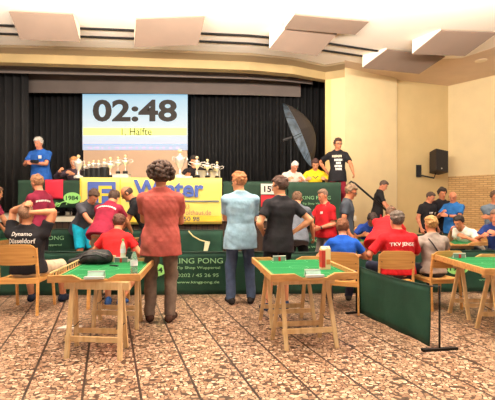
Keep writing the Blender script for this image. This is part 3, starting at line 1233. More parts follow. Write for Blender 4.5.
def make_chair(name='wooden_chair'):
    root = empty(name, (0, 0, 0))
    # seat faces +y; back nearest to -y side
    W, D, Hs = .46, .42, .45
    mb = MB()
    n = 10
    v, f = [], []
    for k, th in ((0, 0), (1, -.02)):
        for i in range(n + 1):
            for j in range(n + 1):
                x = -W / 2 + .02 + (W - .04) * i / n
                y = -D / 2 + D * j / n
                z = Hs - .02 * math.cos(x / W * math.pi) - .012 * (1 - (y / D * 2) ** 2) - (.02 if j == n else 0) + th
                v.append((x, y, z))
    N = (n + 1) ** 2
    for i in range(n):
        for j in range(n):
            a = i * (n + 1) + j
            f.append((a, a + n + 1, a + n + 2, a + 1))
            f.append((N + a, N + a + 1, N + a + n + 2, N + a + n + 1))
    for i in range(n):
        for a, b_ in ((i, i + 1), (n * (n + 1) + i, n * (n + 1) + i + 1)):
            f.append((a, b_, N + b_, N + a))
        a, b_ = i * (n + 1), (i + 1) * (n + 1)
        f.append((a, b_, N + b_, N + a))
        f.append((a + n, b_ + n, N + b_ + n, N + a + n))
    mb.add(v, f)
    mb.build('seat', BEECH, root, smooth=False)
    # backrest: curved plywood panel with rounded corners
    v, f = [], []
    nx, nz = 16, 8
    Hb0, Hb1 = .60, .84
    for k in (0, 1):
        for i in range(nx + 1):
            t = -1 + 2 * i / nx
            x = t * .235
            shrink = .055 * max(0, (abs(t) - .72) / .28) ** 2
            for j in range(nz + 1):
                u = j / nz
                z = Hb0 + .02 * 0 + (Hb1 - shrink - Hb0 - shrink * .6) * u + shrink * .6 + .012 * (1 - t * t) * u
                y = -D / 2 - .035 - .045 * (1 - t * t) - .05 * u + (.014 if k else 0)
                v.append((x, y, z))
    N = (nx + 1) * (nz + 1)
    for i in range(nx):
        for j in range(nz):
            a = i * (nz + 1) + j
            f.append((a, a + nz + 1, a + nz + 2, a + 1))
            f.append((N + a, N + a + 1, N + a + nz + 2, N + a + nz + 1))
    for i in range(nx):
        for e_ in (0, nz):
            a, b_ = i * (nz + 1) + e_, (i + 1) * (nz + 1) + e_
            f.append((a, b_, N + b_, N + a))
    for j in range(nz):
        for s_ in (0, nx * (nz + 1)):
            a = s_ + j
            f.append((a, a + 1, N + a + 1, N + a))
    bk = MB().add(v, f).build('backrest', BEECH, root, smooth=False)
    for sx in (-1, 1):
        MB().bar((sx * .235, -D / 2 - .06, 0), (sx * .225, -D / 2 - .015, .46), .024, .034, up=(0, 1, 0)).bar((sx * .225, -D / 2 - .015, .46), (sx * .222, -D / 2 - .062, .80), .024, .032, up=(0, 1, 0)).build('leg', BEECH, root)
        MB().bar((sx * .235, D / 2 + .03, 0), (sx * .225, D / 2 - .02, .44), .024, .034, up=(0, 1, 0)).build('leg', BEECH, root)
        MB().bar((sx * .226, -D / 2, .405), (sx * .226, D / 2, .405), .022, .05).build('side_rail', BEECH, root)
    MB().bar((-.22, -D / 2 - .01, .40), (.22, -D / 2 - .01, .40), .02, .06).build('rear_rail', BEECH, root)
    MB().bar((-.22, D / 2 - .03, .40), (.22, D / 2 - .03, .40), .02, .06).build('front_rail', BEECH, root)
    for sx in (-1, 1):
        MB().lathe([(.007, 0), (.007, .006)], 8).build('screw', STEEL, bk).matrix_local = Matrix.Translation((sx * .2, -D / 2 - .075, .70)) @ Matrix.Rotation(R(90), 4, 'X')
    return root


chair0 = make_chair()
used = [False]


def chair(px, Z, rz, label, sc=1.0):
    c = chair0 if not used[0] else copy_tree(chair0)
    used[0] = True
    c.location = (fx(px, Z), Z, 0)
    c.rotation_euler = (0, 0, R(rz))
    c.scale = (sc, sc, sc)
    tag(c, label, 'chair', 'beech stacking chairs with curved backrests')
    return c


# trestle
def make_trestle(h=.64, L=.50):
    root = empty('trestle', (0, 0, 0))
    MB().box(-L / 2 - .05, L / 2 + .05, -.022, .022, h - .07, h).build('top_beam', PINE, root)
    for sx in (-1, 1):
        for sy_ in (-1, 1):
            MB().bar((sx * L / 2 * .88, sy_ * .014, h - .01), (sx * (L / 2 - .01) + sy_ * -.035, sy_ * .15, 0), .038, .024, up=(0, 1, 0)).build('leg', PINE, root)
    for sy_ in (-1, 1):
        MB().bar((-L / 2 + .01, sy_ * .112, .16), (L / 2 - .06 * (sy_ > 0), sy_ * .112, .16), .02, .045).build('rung', PINE, root)
    for sx in (-1, 1):
        MB().tube([(sx * (L / 2 - .03), -.10, .25), (sx * (L / 2 - .04), 0, .235), (sx * (L / 2 - .03), .10, .25)], .004, 6).build('stay_cord', STEEL, root)
    return root


trestle0 = make_trestle()
tused = [False]


def trestle(x, y, rz, label, group):
    c = trestle0 if not tused[0] else copy_tree(trestle0)
    tused[0] = True
    c.location = (x, y, 0)
    c.rotation_euler = (0, 0, rz)
    tag(c, label, 'trestle', group)


def board(cx, cy, rz, W, L, z, label, rail_left=False, detail=True):
    """table football board with low wooden border, lowered where the goals stand"""
    root = empty('table_football_board', (cx, cy, z), rz, label, 'game board', 'table football boards with green pitches')
    MB().box(-W / 2, W / 2, -L / 2, L / 2, 0, .022).build('base_panel', PINE_D, root)
    pt = MB().box(-W / 2 + .03, W / 2 - .03, -L / 2 + .03, L / 2 - .03, .022, .027).build('pitch', GREEN, root)
    hb = .062
    g = .12
    for sy_ in (-1, 1):
        for sx in (-1, 1):
            poly = [(sx * W / 2, .02), (sx * W / 2, hb), (sx * (g + .07), hb), (sx * g, .028), (sx * g, .02)]
            y0 = sy_ * L / 2
            MB().prism(poly, 'y', min(y0, y0 - sy_ * .03), max(y0, y0 - sy_ * .03)).build('end_border', PINE_D, root)
    for sx in (-1, 1):
        if sx == -1 and rail_left:
            mb = MB()
            mb.box(-W / 2, -W / 2 + .014, -L / 2 + .03, L / 2 - .03, .07, .082)
            for i in range(15):
                y = -L / 2 + .05 + i * (L - .1) / 14
                mb.box(-W / 2 + .002, -W / 2 + .012, y - .006, y + .006, .022, .07)
            mb.build('slatted_side_rail', PINE, root)
        else:
            x0, x1 = sorted((sx * W / 2, sx * (W / 2 - .022)))
            MB().box(x0, x1, -L / 2 + .03, L / 2 - .03, .02, hb).build('side_border', PINE_D, root)
    if detail:
        mb = MB()
        zz, t = .0272, .0022
        mb.box(-W / 2 + .06, W / 2 - .06, -t, t, zz, zz + .001)
        for sx in (-1, 1): mb.box(sx * (W / 2 - .07) - t, sx * (W / 2 - .07) + t, -L / 2 + .07, L / 2 - .07, zz, zz + .001)
        for sy_ in (-1, 1):
            y = sy_ * (L / 2 - .07)
            mb.box(-W / 2 + .07, W / 2 - .07, y - t, y + t, zz, zz + .001)
            y2 = sy_ * (L / 2 - .23)
            mb.box(-.2, .2, y2 - t, y2 + t, zz, zz + .001)
            for sx in (-1, 1):
                y3, y4 = sorted((y, y2))
                mb.box(sx * .2 - t, sx * .2 + t, y3, y4, zz, zz + .001)
        for i in range(24):
            a0, a1 = i * math.pi / 12, (i + 1) * math.pi / 12
            mb.bar((.1 * math.cos(a0), .1 * math.sin(a0), zz + .0005), (.1 * math.cos(a1), .1 * math.sin(a1), zz + .0005), .004, .001)
        mb.build('pitch_markings', LINE, pt)
    return root


GOALW = mat('goal_grey_plastic', (206, 206, 198), rough=.4)
NET = mat('goal_net', (120, 146, 132), rough=.7)


def goal(x, y, z, rz, label, dark=False):
    """low plastic goal with arched ends, net between and a keeper"""
    root = empty('toy_goal', (x, y, z), rz, label, 'toy goal', 'plastic goals at the ends of the boards')
    m = GOALW if not dark else STEEL
    mb = MB()
    for sx in (-1, 1):
        mb.tube([(sx * .075, -.03, 0), (sx * .075, -.03, .055), (sx * .075, .035, 0)], .006, 6)
    mb.tube([(-.075, -.03, .055), (.075, -.03, .055)], .006, 6)
    mb.build('frame', m, root)
    MB().prism([(-.028, .002), (-.028, .052), (.034, .002)], 'x', -.07, .07).build('net', NET, root)
    MB().box(-.085, .085, .03, .06, 0, .022).build('foot_plate', m, root)
    MB().box(-.012, .012, -.05, -.038, 0, .045).build('keeper', mat('keeper_red', (190, 50, 40)), root)
    return root


def cloth_panel(name, pts, z0f, z1f, m, thick=.006, nx=40, amp=.008, seed=0):
    """hanging fabric following a plan polyline; z0f, z1f give bottom and top heights along 0..1"""
    L = [0]
    for a, b_ in zip(pts, pts[1:]): L.append(L[-1] + math.dist(a, b_))
    T = L[-1]
    rs = np.random.RandomState(seed)
    nz = 8
    v, f = [], []
    kk = rs.uniform(8, 16, 3)
    ph = rs.uniform(0, 6, 3)
    for k in (0, 1):
        for i in range(nx + 1):
            t = i / nx
            d = t * T
            j = min(max(0, sum(1 for q in L[1:-1] if d > q)), len(pts) - 2)
            u = (d - L[j]) / (L[j + 1] - L[j])
            x = pts[j][0] + (pts[j + 1][0] - pts[j][0]) * u
            y = pts[j][1] + (pts[j + 1][1] - pts[j][1]) * u
            nx_, ny_ = -(pts[j + 1][1] - pts[j][1]), (pts[j + 1][0] - pts[j][0])
            nl = math.hypot(nx_, ny_)
            for q in range(nz + 1):
                g = q / nz
                z = z0f(t) + (z1f(t) - z0f(t)) * g
                wv = amp * (1.1 - g) * sum(math.sin(kk[r_] * d * 1.0 + ph[r_] + g * (r_ + 1)) for r_ in range(3)) + (thick if k else 0)
                v.append((x + nx_ / nl * wv, y + ny_ / nl * wv, z))
    N = (nx + 1) * (nz + 1)
    for i in range(nx):
        for q in range(nz):
            a = i * (nz + 1) + q
            f.append((a, a + nz + 1, a + nz + 2, a + 1))
            f.append((N + a, N + a + 1, N + a + nz + 2, N + a + nz + 1))
        for e_ in (0, nz):
            a, b_ = i * (nz + 1) + e_, (i + 1) * (nz + 1) + e_
            f.append((a, b_, N + b_, N + a))
    for q in range(nz):
        for s_ in (0, nx * (nz + 1)):
            a = s_ + q
            f.append((a, a + 1, N + a + 1, N + a))
    return MB().add(v, f).build(name, m, smooth=True)


LGREEN = mat('light_green_print', (150, 214, 120), rough=.7)
PTXT = mat('pale_green_lettering', (140, 190, 138), rough=.7)
OVTXT = mat('dark_green_lettering', (16, 60, 34), rough=.7)


def ellipse(name, m, rx, rz_, parent, loc, th=.003):
    mb = MB()
    mb.prism([(rx * math.cos(i * math.pi / 16), rz_ * math.sin(i * math.pi / 16)) for i in range(32)], 'y', -th, 0)
    o = mb.build(name, m, parent)
    o.location = loc
    return o


def barrier(x0, y0, x1, y1, top, label, printed=None, group='green fabric barriers around the playing area', bottom=.03, seed=1, feet=True):
    """one barrier section: fabric, top rail, two feet"""
    L = math.hypot(x1 - x0, y1 - y0)
    rz = math.atan2(y1 - y0, x1 - x0)
    root = empty('fabric_barrier', (x0, y0, 0), rz, label, 'barrier', group)
    fab = cloth_panel('fabric', [(0, 0), (L, 0)], lambda t: bottom, lambda t: top - .012, DGREEN, nx=50, amp=.006, seed=seed)
    fab.parent = root
    MB().tube([(0, .004, top - .01), (L, .004, top - .01)], .012, 8).build('top_rail', mat('rail_dark_green', (14, 46, 34), rough=.6), root)
    for x in (.02, L - .02):
        MB().tube([(x, .02, 0.01), (x, .02, top - .01)], .009, 6).bar((x, -.14, .012), (x, .18, .012), .03, .018).build('stand', STEEL, root)
    if printed:
        ox = printed
        ellipse('oval_emblem', LGREEN, .17, .095, root, (ox, -.02, top * .60))
        text('year_lettering', '1984', OVTXT, (ox, -.026, top * .60), width=.24, height=.075, parent=root, bold=.02)
        for i, (s_, wd, hh) in enumerate((('KING PONG', .70, .075), ('Tip Shop Wuppertal', .62, .048), ('0202 / 45 26 95', .58, .048), ('www.kingpong.de', .60, .045))):
            text('lettering', s_, PTXT, (ox + .62, -.022, top * (.80 - i * .16)), width=wd, height=hh, parent=root)
    return root


def bottle(x, y, z, label, h=.28, r=.034, liquid=(206, 224, 220), cap=(210, 60, 50), lab=(230, 236, 240), clear=True, cat='bottle'):
    root = empty('drink_bottle', (x, y, z), 0, label, cat)
    m = mat('bottle_%d_%d' % (liquid[0], liquid[2]), liquid, rough=.12, trans=.75 if clear else 0, spec=.6)
    MB().lathe([(r * .8, 0), (r, .01), (r, h * .28), (r * .9, h * .33), (r, h * .38), (r, h * .62), (r * .75, h * .76), (r * .36, h * .88), (r * .36, h * .93)], 18).build('body', m, root, smooth=True)
    MB().lathe([(r * 1.03, h * .38), (r * 1.03, h * .58)], 18).build('paper_label', mat('blabel_%d' % lab[0], lab, rough=.6), root)
    MB().lathe([(r * .42, h * .92), (r * .42, h), (r * .3, h * 1.005)], 14).build('cap', mat('cap_%d_%d' % (cap[0], cap[1]), cap, rough=.4), root)
    return root


SILVER = mat('silver_cup', (236, 228, 216), rough=.25, metal=.45)
GOLDM = mat('gold_cup', (246, 222, 170), rough=.3, metal=.3)
BLKB = mat('black_plinth', (24, 22, 22), rough=.3)
WHITEB = mat('marble_plinth', (228, 218, 206), rough=.3)


def trophy(px, Z, z, h, kind, label, group):
    root = empty('trophy', (fx(px, Z), Z, z), 0, label, 'trophy', group)
    r = h * .16
    if kind == 'column':
        MB().lathe([(r * 1.45, 0), (r * 1.45, h * .55), (r * 1.1, h * .57)], 14).build('base', BLKB, root)
        cu_ = MB().lathe([(r * .55, h * .5), (r * .2, h * .56), (r * .2, h * .62), (r * .75, h * .72), (r * .85, h * .82), (r * .5, h * .84)], 14).build('cup', SILVER, root, smooth=True)
    elif kind == 'grand':
        MB().lathe([(r * 1.15, 0), (r * 1.2, h * .03), (r * 1.1, h * .1), (r * .6, h * .13)], 18).build('base', WHITEB, root)
        cu_ = MB().lathe([(r * .6, h * .12), (r * .25, h * .2), (r * .3, h * .27), (r * .2, h * .31), (r * .7, h * .42), (r * 1.02, h * .6), (r * 1.1, h * .72), (r * .8, h * .74)], 18).build('cup', SILVER, root, smooth=True)
    else:
        MB().lathe([(r * .8, 0), (r * .8, h * .14), (r * .5, h * .16)], 14).build('base', BLKB, root)
        cu_ = MB().lathe([(r * .45, h * .15), (r * .15, h * .24), (r * .15, h * .4), (r * .35, h * .46), (r * 1.05, h * .58), (r * 1.2, h * .68), (r * .7, h * .7)], 16).build('cup', SILVER, root, smooth=True)
    wd = 1.25 if kind != 'wide' else 1.9
    for sx in (-1, 1):
        MB().tube([(sx * r * .8, 0, h * .70), (sx * r * wd * 1.15, 0, h * .74), (sx * r * wd * 1.3, 0, h * .64), (sx * r * .85, 0, h * .52)], r * .10, 6).build('handle', SILVER, cu_, smooth=True)
    ld_ = MB().lathe([(r * .82, h * .74), (r * .5, h * .80), (r * .2, h * .84), (r * .15, h * .87)], 14).build('lid', SILVER, root, smooth=True)
    MB().lathe([(0.001, h * .86), (r * .36, h * .88), (r * .46, h * .93), (r * .34, h * .98), (0.001, h)], 12).build('medallion_finial', GOLDM, ld_, smooth=True)
    return root


# ------------------------------------------------------------------ stage furniture, banners and prizes
def on_stage(px, off=.07):
    k = (px - 247.5) / F
    X = k * (8.45 - off) / (1 - .08 * k)
    return X, sy(X) - off


SROT = math.atan(.08)


def stage_table(px0, px1, top, label):
    x0, y0 = on_stage(px0)
    x1, y1 = on_stage(px1)
    L = math.hypot(x1 - x0, y1 - y0)
    root = empty('folding_table', (x0, y0 + .1, STAGE_Z), SROT, label, 'table', 'long tables along the stage edge')
    h = top - STAGE_Z - .008
    MB().box(.02, L - .02, .0, .62, h - .03, h).build('tabletop', mat('grey_tabletop', (150, 140, 128), rough=.5), root)
    for x in (.08, L - .08):
        for y in (.06, .56):
            MB().tube([(x, y, 0), (x, y, h - .03)], .016, 8).build('leg', STEEL, root)
    return root


stage_table(18, 79, 1.77, 'long stage table behind the green cloth banner on the left')
stage_table(81, 221, 1.83, 'long stage table carrying the trophies behind the yellow banner')
stage_table(223, 341, 1.76, 'long stage table on the right where the seated men lean')


def stage_cloth(px0, px1, top, bot, m, label, name='cloth_banner', off=.07, over=.6, seed=3, amp=.008):
    x0, y0 = on_stage(px0, off)
    x1, y1 = on_stage(px1, off)
    L = math.hypot(x1 - x0, y1 - y0)
    root = empty(name, (x0, y0, bot), SROT, label, 'banner')
    fr = cloth_panel('front_fabric', [(0, 0), (L, 0)], lambda t: 0, lambda t: top - bot, m, nx=60, amp=amp, seed=seed)
    fr.parent = root
    if over:
        MB().box(0, L, .0, over, top - bot - .004, top - bot + .006).build('top_fabric', m, root)
    return root, L


CG = mat('cloth_stage_green', (34, 62, 46), rough=.8, var=.25, scale=2.5, bump=.7, bscale=6)
YEL = mat('banner_yellow', (246, 222, 116), rough=.6, var=.05, scale=2)
YEL2 = mat('banner_deep_yellow', (246, 206, 66), rough=.6)
BLU = mat('banner_blue', (74, 96, 170), rough=.6)
g1, Lg = stage_cloth(18, 79.5, 1.775, STAGE_Z + .18, CG, 'dark green cloth banner over the left end of the stage table, with light oval 1984')
ox = on_stage(73)[0] - on_stage(18)[0]
ellipse('oval_emblem', LGREEN, .17, .115, g1, (ox, -.035, .20))
text('year_lettering', '1984', OVTXT, (ox, -.042, .20), width=.24, height=.09, parent=g1, bold=.02)
mbx = MB()
mbx.tube([(.70, -.03, .02), (.76, -.035, .10), (.84, -.035, .09), (.80, -.035, .03), (.72, -.035, .04), (.88, -.035, .12), (.97, -.035, .13), (.95, -.035, .07)], .012, 6).build('scroll_emblem', LGREEN, g1)
rc, _ = stage_cloth(45, 63, 1.785, 1.40, mat('red_cloth', (206, 40, 62), rough=.8, var=.12, scale=4, bump=.5, bscale=8), 'bright red cloth hanging over the green banner on stage', name='red_cloth', off=.10, over=.25, seed=9)

yb, Ly = stage_cloth(80, 222, 1.835, .88, YEL, 'large yellow advertising banner with blue lettering along the stage edge', over=.62, amp=.005)
yx0, yy0 = on_stage(80)


def yx(px): return (on_stage(px)[0] - yx0) / math.cos(SROT)


def yz(py, px=150): return CH + (HZ - py) * on_stage(px)[1] / F - .88


def patch(name, px0, px1, py0, py1, m, th=.004, base=.024, par=None):
    return MB().box(yx(px0), yx(px1), -base - th, -base, yz(py1), yz(py0)).build(name, m, par or yb)


patch('emblem_square', 88, 116, 182, 207, BLU)
patch('emblem_bar', 99, 112, 186, 189, YEL2, base=.029)
patch('emblem_bar', 99, 102, 189, 203, YEL2, base=.029)
patch('emblem_bar', 102, 112, 193.5, 196, YEL2, base=.029)
for a_, b_ in ((80.3, 81.5), (120, 121)):
    patch('ruled_line', a_, b_, 179, 221, YEL2)
text('company_lettering', 'Winter', BLU, (yx(169), -.03, yz(188.5)), width=yx(204) - yx(134), height=.36, parent=yb, bold=.03)
patch('ruled_line', 126, 219, 200.5, 201.8, mat('rule_blue', (96, 116, 140), rough=.6))
patch('lower_band', 121, 221.5, 216, 221.8, YEL2, base=.02)
OCH = mat('ochre_lettering', (196, 140, 80), rough=.6)
DKT = mat('dark_lettering', (70, 76, 92), rough=.6)
text('lettering', '23', OCH, (yx(187), -.026, yz(206.5)), width=.10, height=.085, parent=yb)
text('lettering', 'olthaus.de', mat('brown_lettering', (170, 120, 110), rough=.6), (yx(198.5), -.026, yz(212.5)), width=.52, height=.10, parent=yb)
text('lettering', '3 50 98', DKT, (yx(189), -.026, yz(219)), width=.44, height=.095, parent=yb, bold=.015)

stage_cloth(223, 287, 1.765, STAGE_Z + .1, CG, 'dark green cloth banner on the stage table behind the blue-shirted man', seed=5)
g3, Lr = stage_cloth(288, 341, 1.755, .80, CG, 'dark green cloth banner below the man in yellow, with pale lettering', seed=7)
for i, (s_, wd, hh) in enumerate((('KING PONG', .62, .075), ('Tip Shop Wuppertal', .60, .05), ('0202 / 45 26 95', .54, .05), ('www.kingpong.de', .56, .05))):
    text('lettering', s_, PTXT, (.60, -.034, .63 - i * .13), width=wd, height=hh, parent=g3)
# number card and red board
x_, y_ = on_stage(268, .12)
sc_ = empty('number_card', (x_, y_, 1.50), SROT, 'white card with black number 15 hung on the stage banner', 'sign')
MB().box(-.15, .15, -.006, 0, 0, .22).build('card', mat('card_white', (238, 226, 214), rough=.6), sc_)
text('number_lettering', '15', mat('ink', (24, 22, 22)), (-.01, -.009, .11), width=.15, height=.13, parent=sc_, bold=.03)
tag(MB().box(-.15, .15, -.006, 0, -.26, -.02).build('red_card', mat('card_red', (196, 34, 44), rough=.6), None, (x_, y_, 1.50), SROT), 'plain red card hanging below the number card', 'sign')
for px_, wd in ((279, .24),):
    xx, yy = on_stage(px_ - .5, .12)
    tag(MB().box(-wd / 2, wd / 2, -.004, .0, 0, .17).build('blank_card', mat('card_white', (238, 226, 214)), None, (xx, yy, 1.58), SROT), 'blank white card on the banner behind the black-shirted man', 'sign')

TZ = 1.842
tr_g = 'trophies lined up on the yellow-covered stage table'
trophy(78.5, 8.42, 1.836, .50, 'grand', 'large two-handled silver trophy at the left end of the row', tr_g)
for px_, tp_, k_, l_ in ((84.5, 164, 'column', 'small column trophy right beside the large left cup'), (89, 161.5, 'column', 'slim column trophy, second from the left large cup'), (93.5, 160, 'column', 'column trophy in the middle of the dark-based ones'),
                         (98.5, 160, 'column', 'column trophy fourth in the row of dark-based ones'), (104.3, 158.5, 'column', 'tallest column trophy, last of the dark-based ones'),
                         (110.5, 157, 'cup', 'slender silver cup standing apart from the dark-based trophies'), (118, 156.5, 'wide', 'wide silver cup on the left of the white prize box'),
                         (125.3, 154.5, 'wide', 'tallest wide silver cup on the right of the white prize box'), (197, 156, 'wide', 'wide silver cup in front of the dark-haired seated helper'),
                         (207.5, 159, 'wide', 'wide silver cup in front of the laptop'), (217, 161.5, 'wide', 'smallest wide silver cup at the right end of the table')):
    zb = TZ + (.10 if px_ in (118, 125.3) else 0)
    trophy(px_, 8.62, zb, CH + (HZ - tp_) * 8.62 / F - zb, k_, l_, tr_g)
trophy(180, 8.52, 1.838, CH + (HZ - 149) * 8.52 / F - 1.838, 'grand', 'tallest trophy, grand two-handled silver cup beside the curly head', tr_g)
bx = empty('prize_box', (fx(121.8, 8.62), 8.62, TZ), 0, 'low white prize box beneath two silver cups', 'box')
MB().box(-.17, .17, -.10, .10, 0, .098).build('carton', WHITEB, bx, bevel=.004)
MB().box(-.172, .172, -.102, .102, .07, .0975).build('lid', SILVER, bx)
for px_, lab_ in ((203, 'open laptop behind the wide cups, nearer the curly-haired man'), (213, 'open laptop at the right end of the trophy table')):
    lp_ = empty('laptop', (fx(px_, 8.8), 8.80, TZ), 0, lab_, 'laptop')
    MB().box(-.16, .16, .0, .20, 0, .018).build('keyboard_base', mat('laptop_grey', (150, 146, 142), rough=.4), lp_, bevel=.003)
    MB().bar((0, -.0, .012), (0, -.05, .19), .32, .010, up=(0, 1, 0)).build('screen_lid', mat('laptop_silver', (188, 184, 180), rough=.35, metal=.4), lp_)
for i_, px_ in enumerate((188, 192.5, 222 - 33)):
    pass
tag(MB().box(-.09, .09, -.06, .06, 0, .05).build('paper_stack', mat('card_white', (238, 226, 214)), None, (fx(188, 8.6), 8.60, TZ)), 'small stack of papers beside the tallest trophy', 'papers')

# reflector umbrella on its stand
ZU = 10.0
uc = P(297, 135, ZU)
ax = Vector((-.885, .05, .0) ) + Vector((0, 0, -.40))
ax.normalize()
um = empty('studio_umbrella', (fx(291, ZU), ZU, STAGE_Z), 0, 'large black and silver studio umbrella reflector on a light stand', 'umbrella')
ub = Vector(um.location)
u1 = ax.cross(Vector((0, 1, 0))).normalized()
u2 = ax.cross(u1)
Ru = .87
v, f = [], []
nr, na = 8, 16
for k, off in ((0, 0), (1, .006)):
    for i in range(nr + 1):
        r_ = Ru * i / nr
        for j in range(na):
            t_ = 2 * math.pi * j / na
            sc = 1 - .03 * (i / nr) * (j % 2)
            d_ = .42 * (1 - (r_ / Ru) ** 2) + off
            v.append(uc - ub + u1 * r_ * sc * math.cos(t_) + u2 * r_ * sc * math.sin(t_) - ax * d_)
NN = (nr + 1) * na
fi, fo = [], []
for i in range(nr):
    for j in range(na):
        j2 = (j + 1) % na
        fi.append((i * na + j, i * na + j2, (i + 1) * na + j2, (i + 1) * na + j))
        fo.append((NN + i * na + j, NN + (i + 1) * na + j, NN + (i + 1) * na + j2, NN + i * na + j2))
MB().add(v[:NN], fi).build('silver_lining', mat('umbrella_silver', (176, 196, 216), rough=.3, metal=.5, var=.4, scale=7), um, smooth=True)
MB().add(v[NN:], [tuple(x - NN for x in q) for q in fo]).build('black_canopy', mat('umbrella_black', (44, 38, 36), rough=.7, var=.1, scale=3), um, smooth=False)
mb = MB()
for j in range(0, na, 2):
    t_ = 2 * math.pi * j / na
    pts = []
    for i in range(nr + 1):
        r_ = Ru * i / nr
        pts.append(uc - ub + u1 * r_ * math.cos(t_) + u2 * r_ * math.sin(t_) - ax * (.42 * (1 - (r_ / Ru) ** 2) - .008))
    mb.tube(pts, .005, 5)
mb.build('ribs', STEEL, um)
tip = uc - ub - ax * .42
MB().tube([tip - ax * .05, uc - ub + ax * .42], .008, 6).build('shaft', STEEL, um)
hd = P(291, 138, ZU) - ub
MB().tube([(0, 0, .0), (hd.x, 0, hd.z)], .014, 8).build('stand_pole', STEEL, um)
mb = MB()
for a_ in (0, 120, 240):
    mb.tube([(0, 0, .5), (.42 * math.cos(R(a_ + 20)), .42 * math.sin(R(a_ + 20)), .01)], .010, 6)
mb.build('tripod_legs', STEEL, um)
MB().tube([hd + Vector((-.20, -.02, -.06)), hd + Vector((.02, 0, .02))], .03, 12).build('flash_head', mat('flash_grey', (70, 66, 64), rough=.5), um)

# railing and steps
st = MB()
for i in range(4):
    pass
o_ = MB()
for i, zz in enumerate((.78, .52, .26)):
    o_.box(2.345 + i * .36, 2.345 + (i + 1) * .36, 8.35, 9.15, 0, zz)
structure(o_.build('stairs', mat('stair_wood', (120, 84, 56), rough=.6)), 'wooden steps leading down from the stage')
rl = empty('stair_railing', (2.28, 8.46, STAGE_Z), 0, 'dark metal handrail beside the steps at the right end of the stage', 'railing')
rb = Vector(rl.location)
MB().tube([P(346.5, 196, 8.46) - rb, P(347.5, 185, 8.46) - rb, P(351, 181.5, 8.46) - rb, P(355, 183.5, 8.46) - rb, P(391, 214.5, 8.46) - rb], .022, 8).build('handrail', STEEL, rl, smooth=True)
MB().tube([(P(346.5, 196, 8.46) - rb), (P(346.5, 196, 8.46).x - rb.x, 0, .0)], .018, 8).build('post', STEEL, rl)
q_ = P(389, 213, 8.46) - rb
MB().tube([q_, (q_.x, q_.y, -STAGE_Z)], .018, 8).build('post', STEEL, rl)

# loudspeaker
ls = empty('wall_loudspeaker', P(438, 162, 11.0), 0, 'black loudspeaker tilted on a wall bracket high on the yellow wall', 'loudspeaker')
rt = Matrix.Rotation(R(6), 4, 'Y') @ Matrix.Rotation(R(-12), 4, 'X') @ Matrix.Rotation(R(14), 4, 'Z')
b_ = MB().prism([(-.20, -.16), (.20, -.16), (.15, .16), (-.15, .16)], 'z', -.31, .31).build('cabinet', mat('speaker_black', (52, 44, 40), rough=.6), ls, bevel=.012)
b_.matrix_local = rt
b_ = MB().box(-.175, .175, -.175, -.155, -.28, .28).build('grille', mat('grille_black', (42, 37, 35), rough=.8, bump=.6, bscale=300), ls)
b_.matrix_local = rt
b_ = MB().lathe([(.02, -.004), (.02, .004)], 12).build('round_emblem', SILVER, ls)
b_.matrix_local = rt @ Matrix.Translation((-.03, -.178, -.235)) @ Matrix.Rotation(R(90), 4, 'X')
lb = Vector(ls.location)
wp = P(418.5, 171, 11.22) - lb
MB().box(wp.x - .07, wp.x + .07, wp.z * 0 + wp.y - .03, wp.y + .12, wp.z - .17, wp.z + .17).build('wall_plate', STEEL, ls)
MB().tube([(wp.x, wp.y, wp.z - .11), P(434, 178, 11.0) - lb, P(436, 172, 11.0) - lb], .022, 8).build('bracket_arm', STEEL, ls)

# ------------------------------------------------------------------ barriers
BG = 'green fabric barriers around the playing area'
barrier(-4.75, 5.62, -2.05, 5.66, .65, 'green barrier behind the seated man with lettered black shirt')
b1 = barrier(-2.02, 5.66, .42, 5.72, .64, 'green barrier with pale lettering behind the curly-haired man', printed=.70)
barrier(.45, 5.72, 2.3, 5.80, .63, 'green barrier behind the middle table football board', printed=None)
barrier(2.34, 5.80, 5.2, 5.98, .64, 'green barrier with oval emblem 1984 behind the right table', printed=.72)
barrier(-5.4, 7.45, -2.95, 7.5, .84, 'rear green barrier near the standing man in maroon', printed=1.0)
barrier(-2.92, 7.5, -.46, 7.5, .82, 'rear green barrier below the yellow banner')
barrier(.30, 7.55, 2.2, 7.6, .76, 'rear green barrier behind the man in the red polo shirt', printed=.3)
barrier(2.75, 7.4, 5.4, 7.6, .74, 'rear green barrier in front of the three standing men')
rbn = empty('hanging_ribbon', P(198, 240, 7.44), 0, 'pale cord with a white ribbon drooping in front of the rear green barrier', 'ribbon')
rq = Vector(rbn.location)
MB().tube([P(188.5, 231, 7.44) - rq, P(193, 236, 7.42) - rq, P(200, 240, 7.42) - rq, P(207, 242, 7.42) - rq], .012, 6).build('cord', mat('cord_cream', (222, 206, 150), rough=.8), rbn)
MB().prism([(P(x, y, 7.4).x - rq.x, P(x, y, 7.4).z - rq.z) for x, y in ((205, 241), (210, 242), (207.5, 251), (203.5, 251))], 'y', -.03, -.015).build('ribbon_end', mat('ribbon_white', (214, 214, 180), rough=.8), rbn)
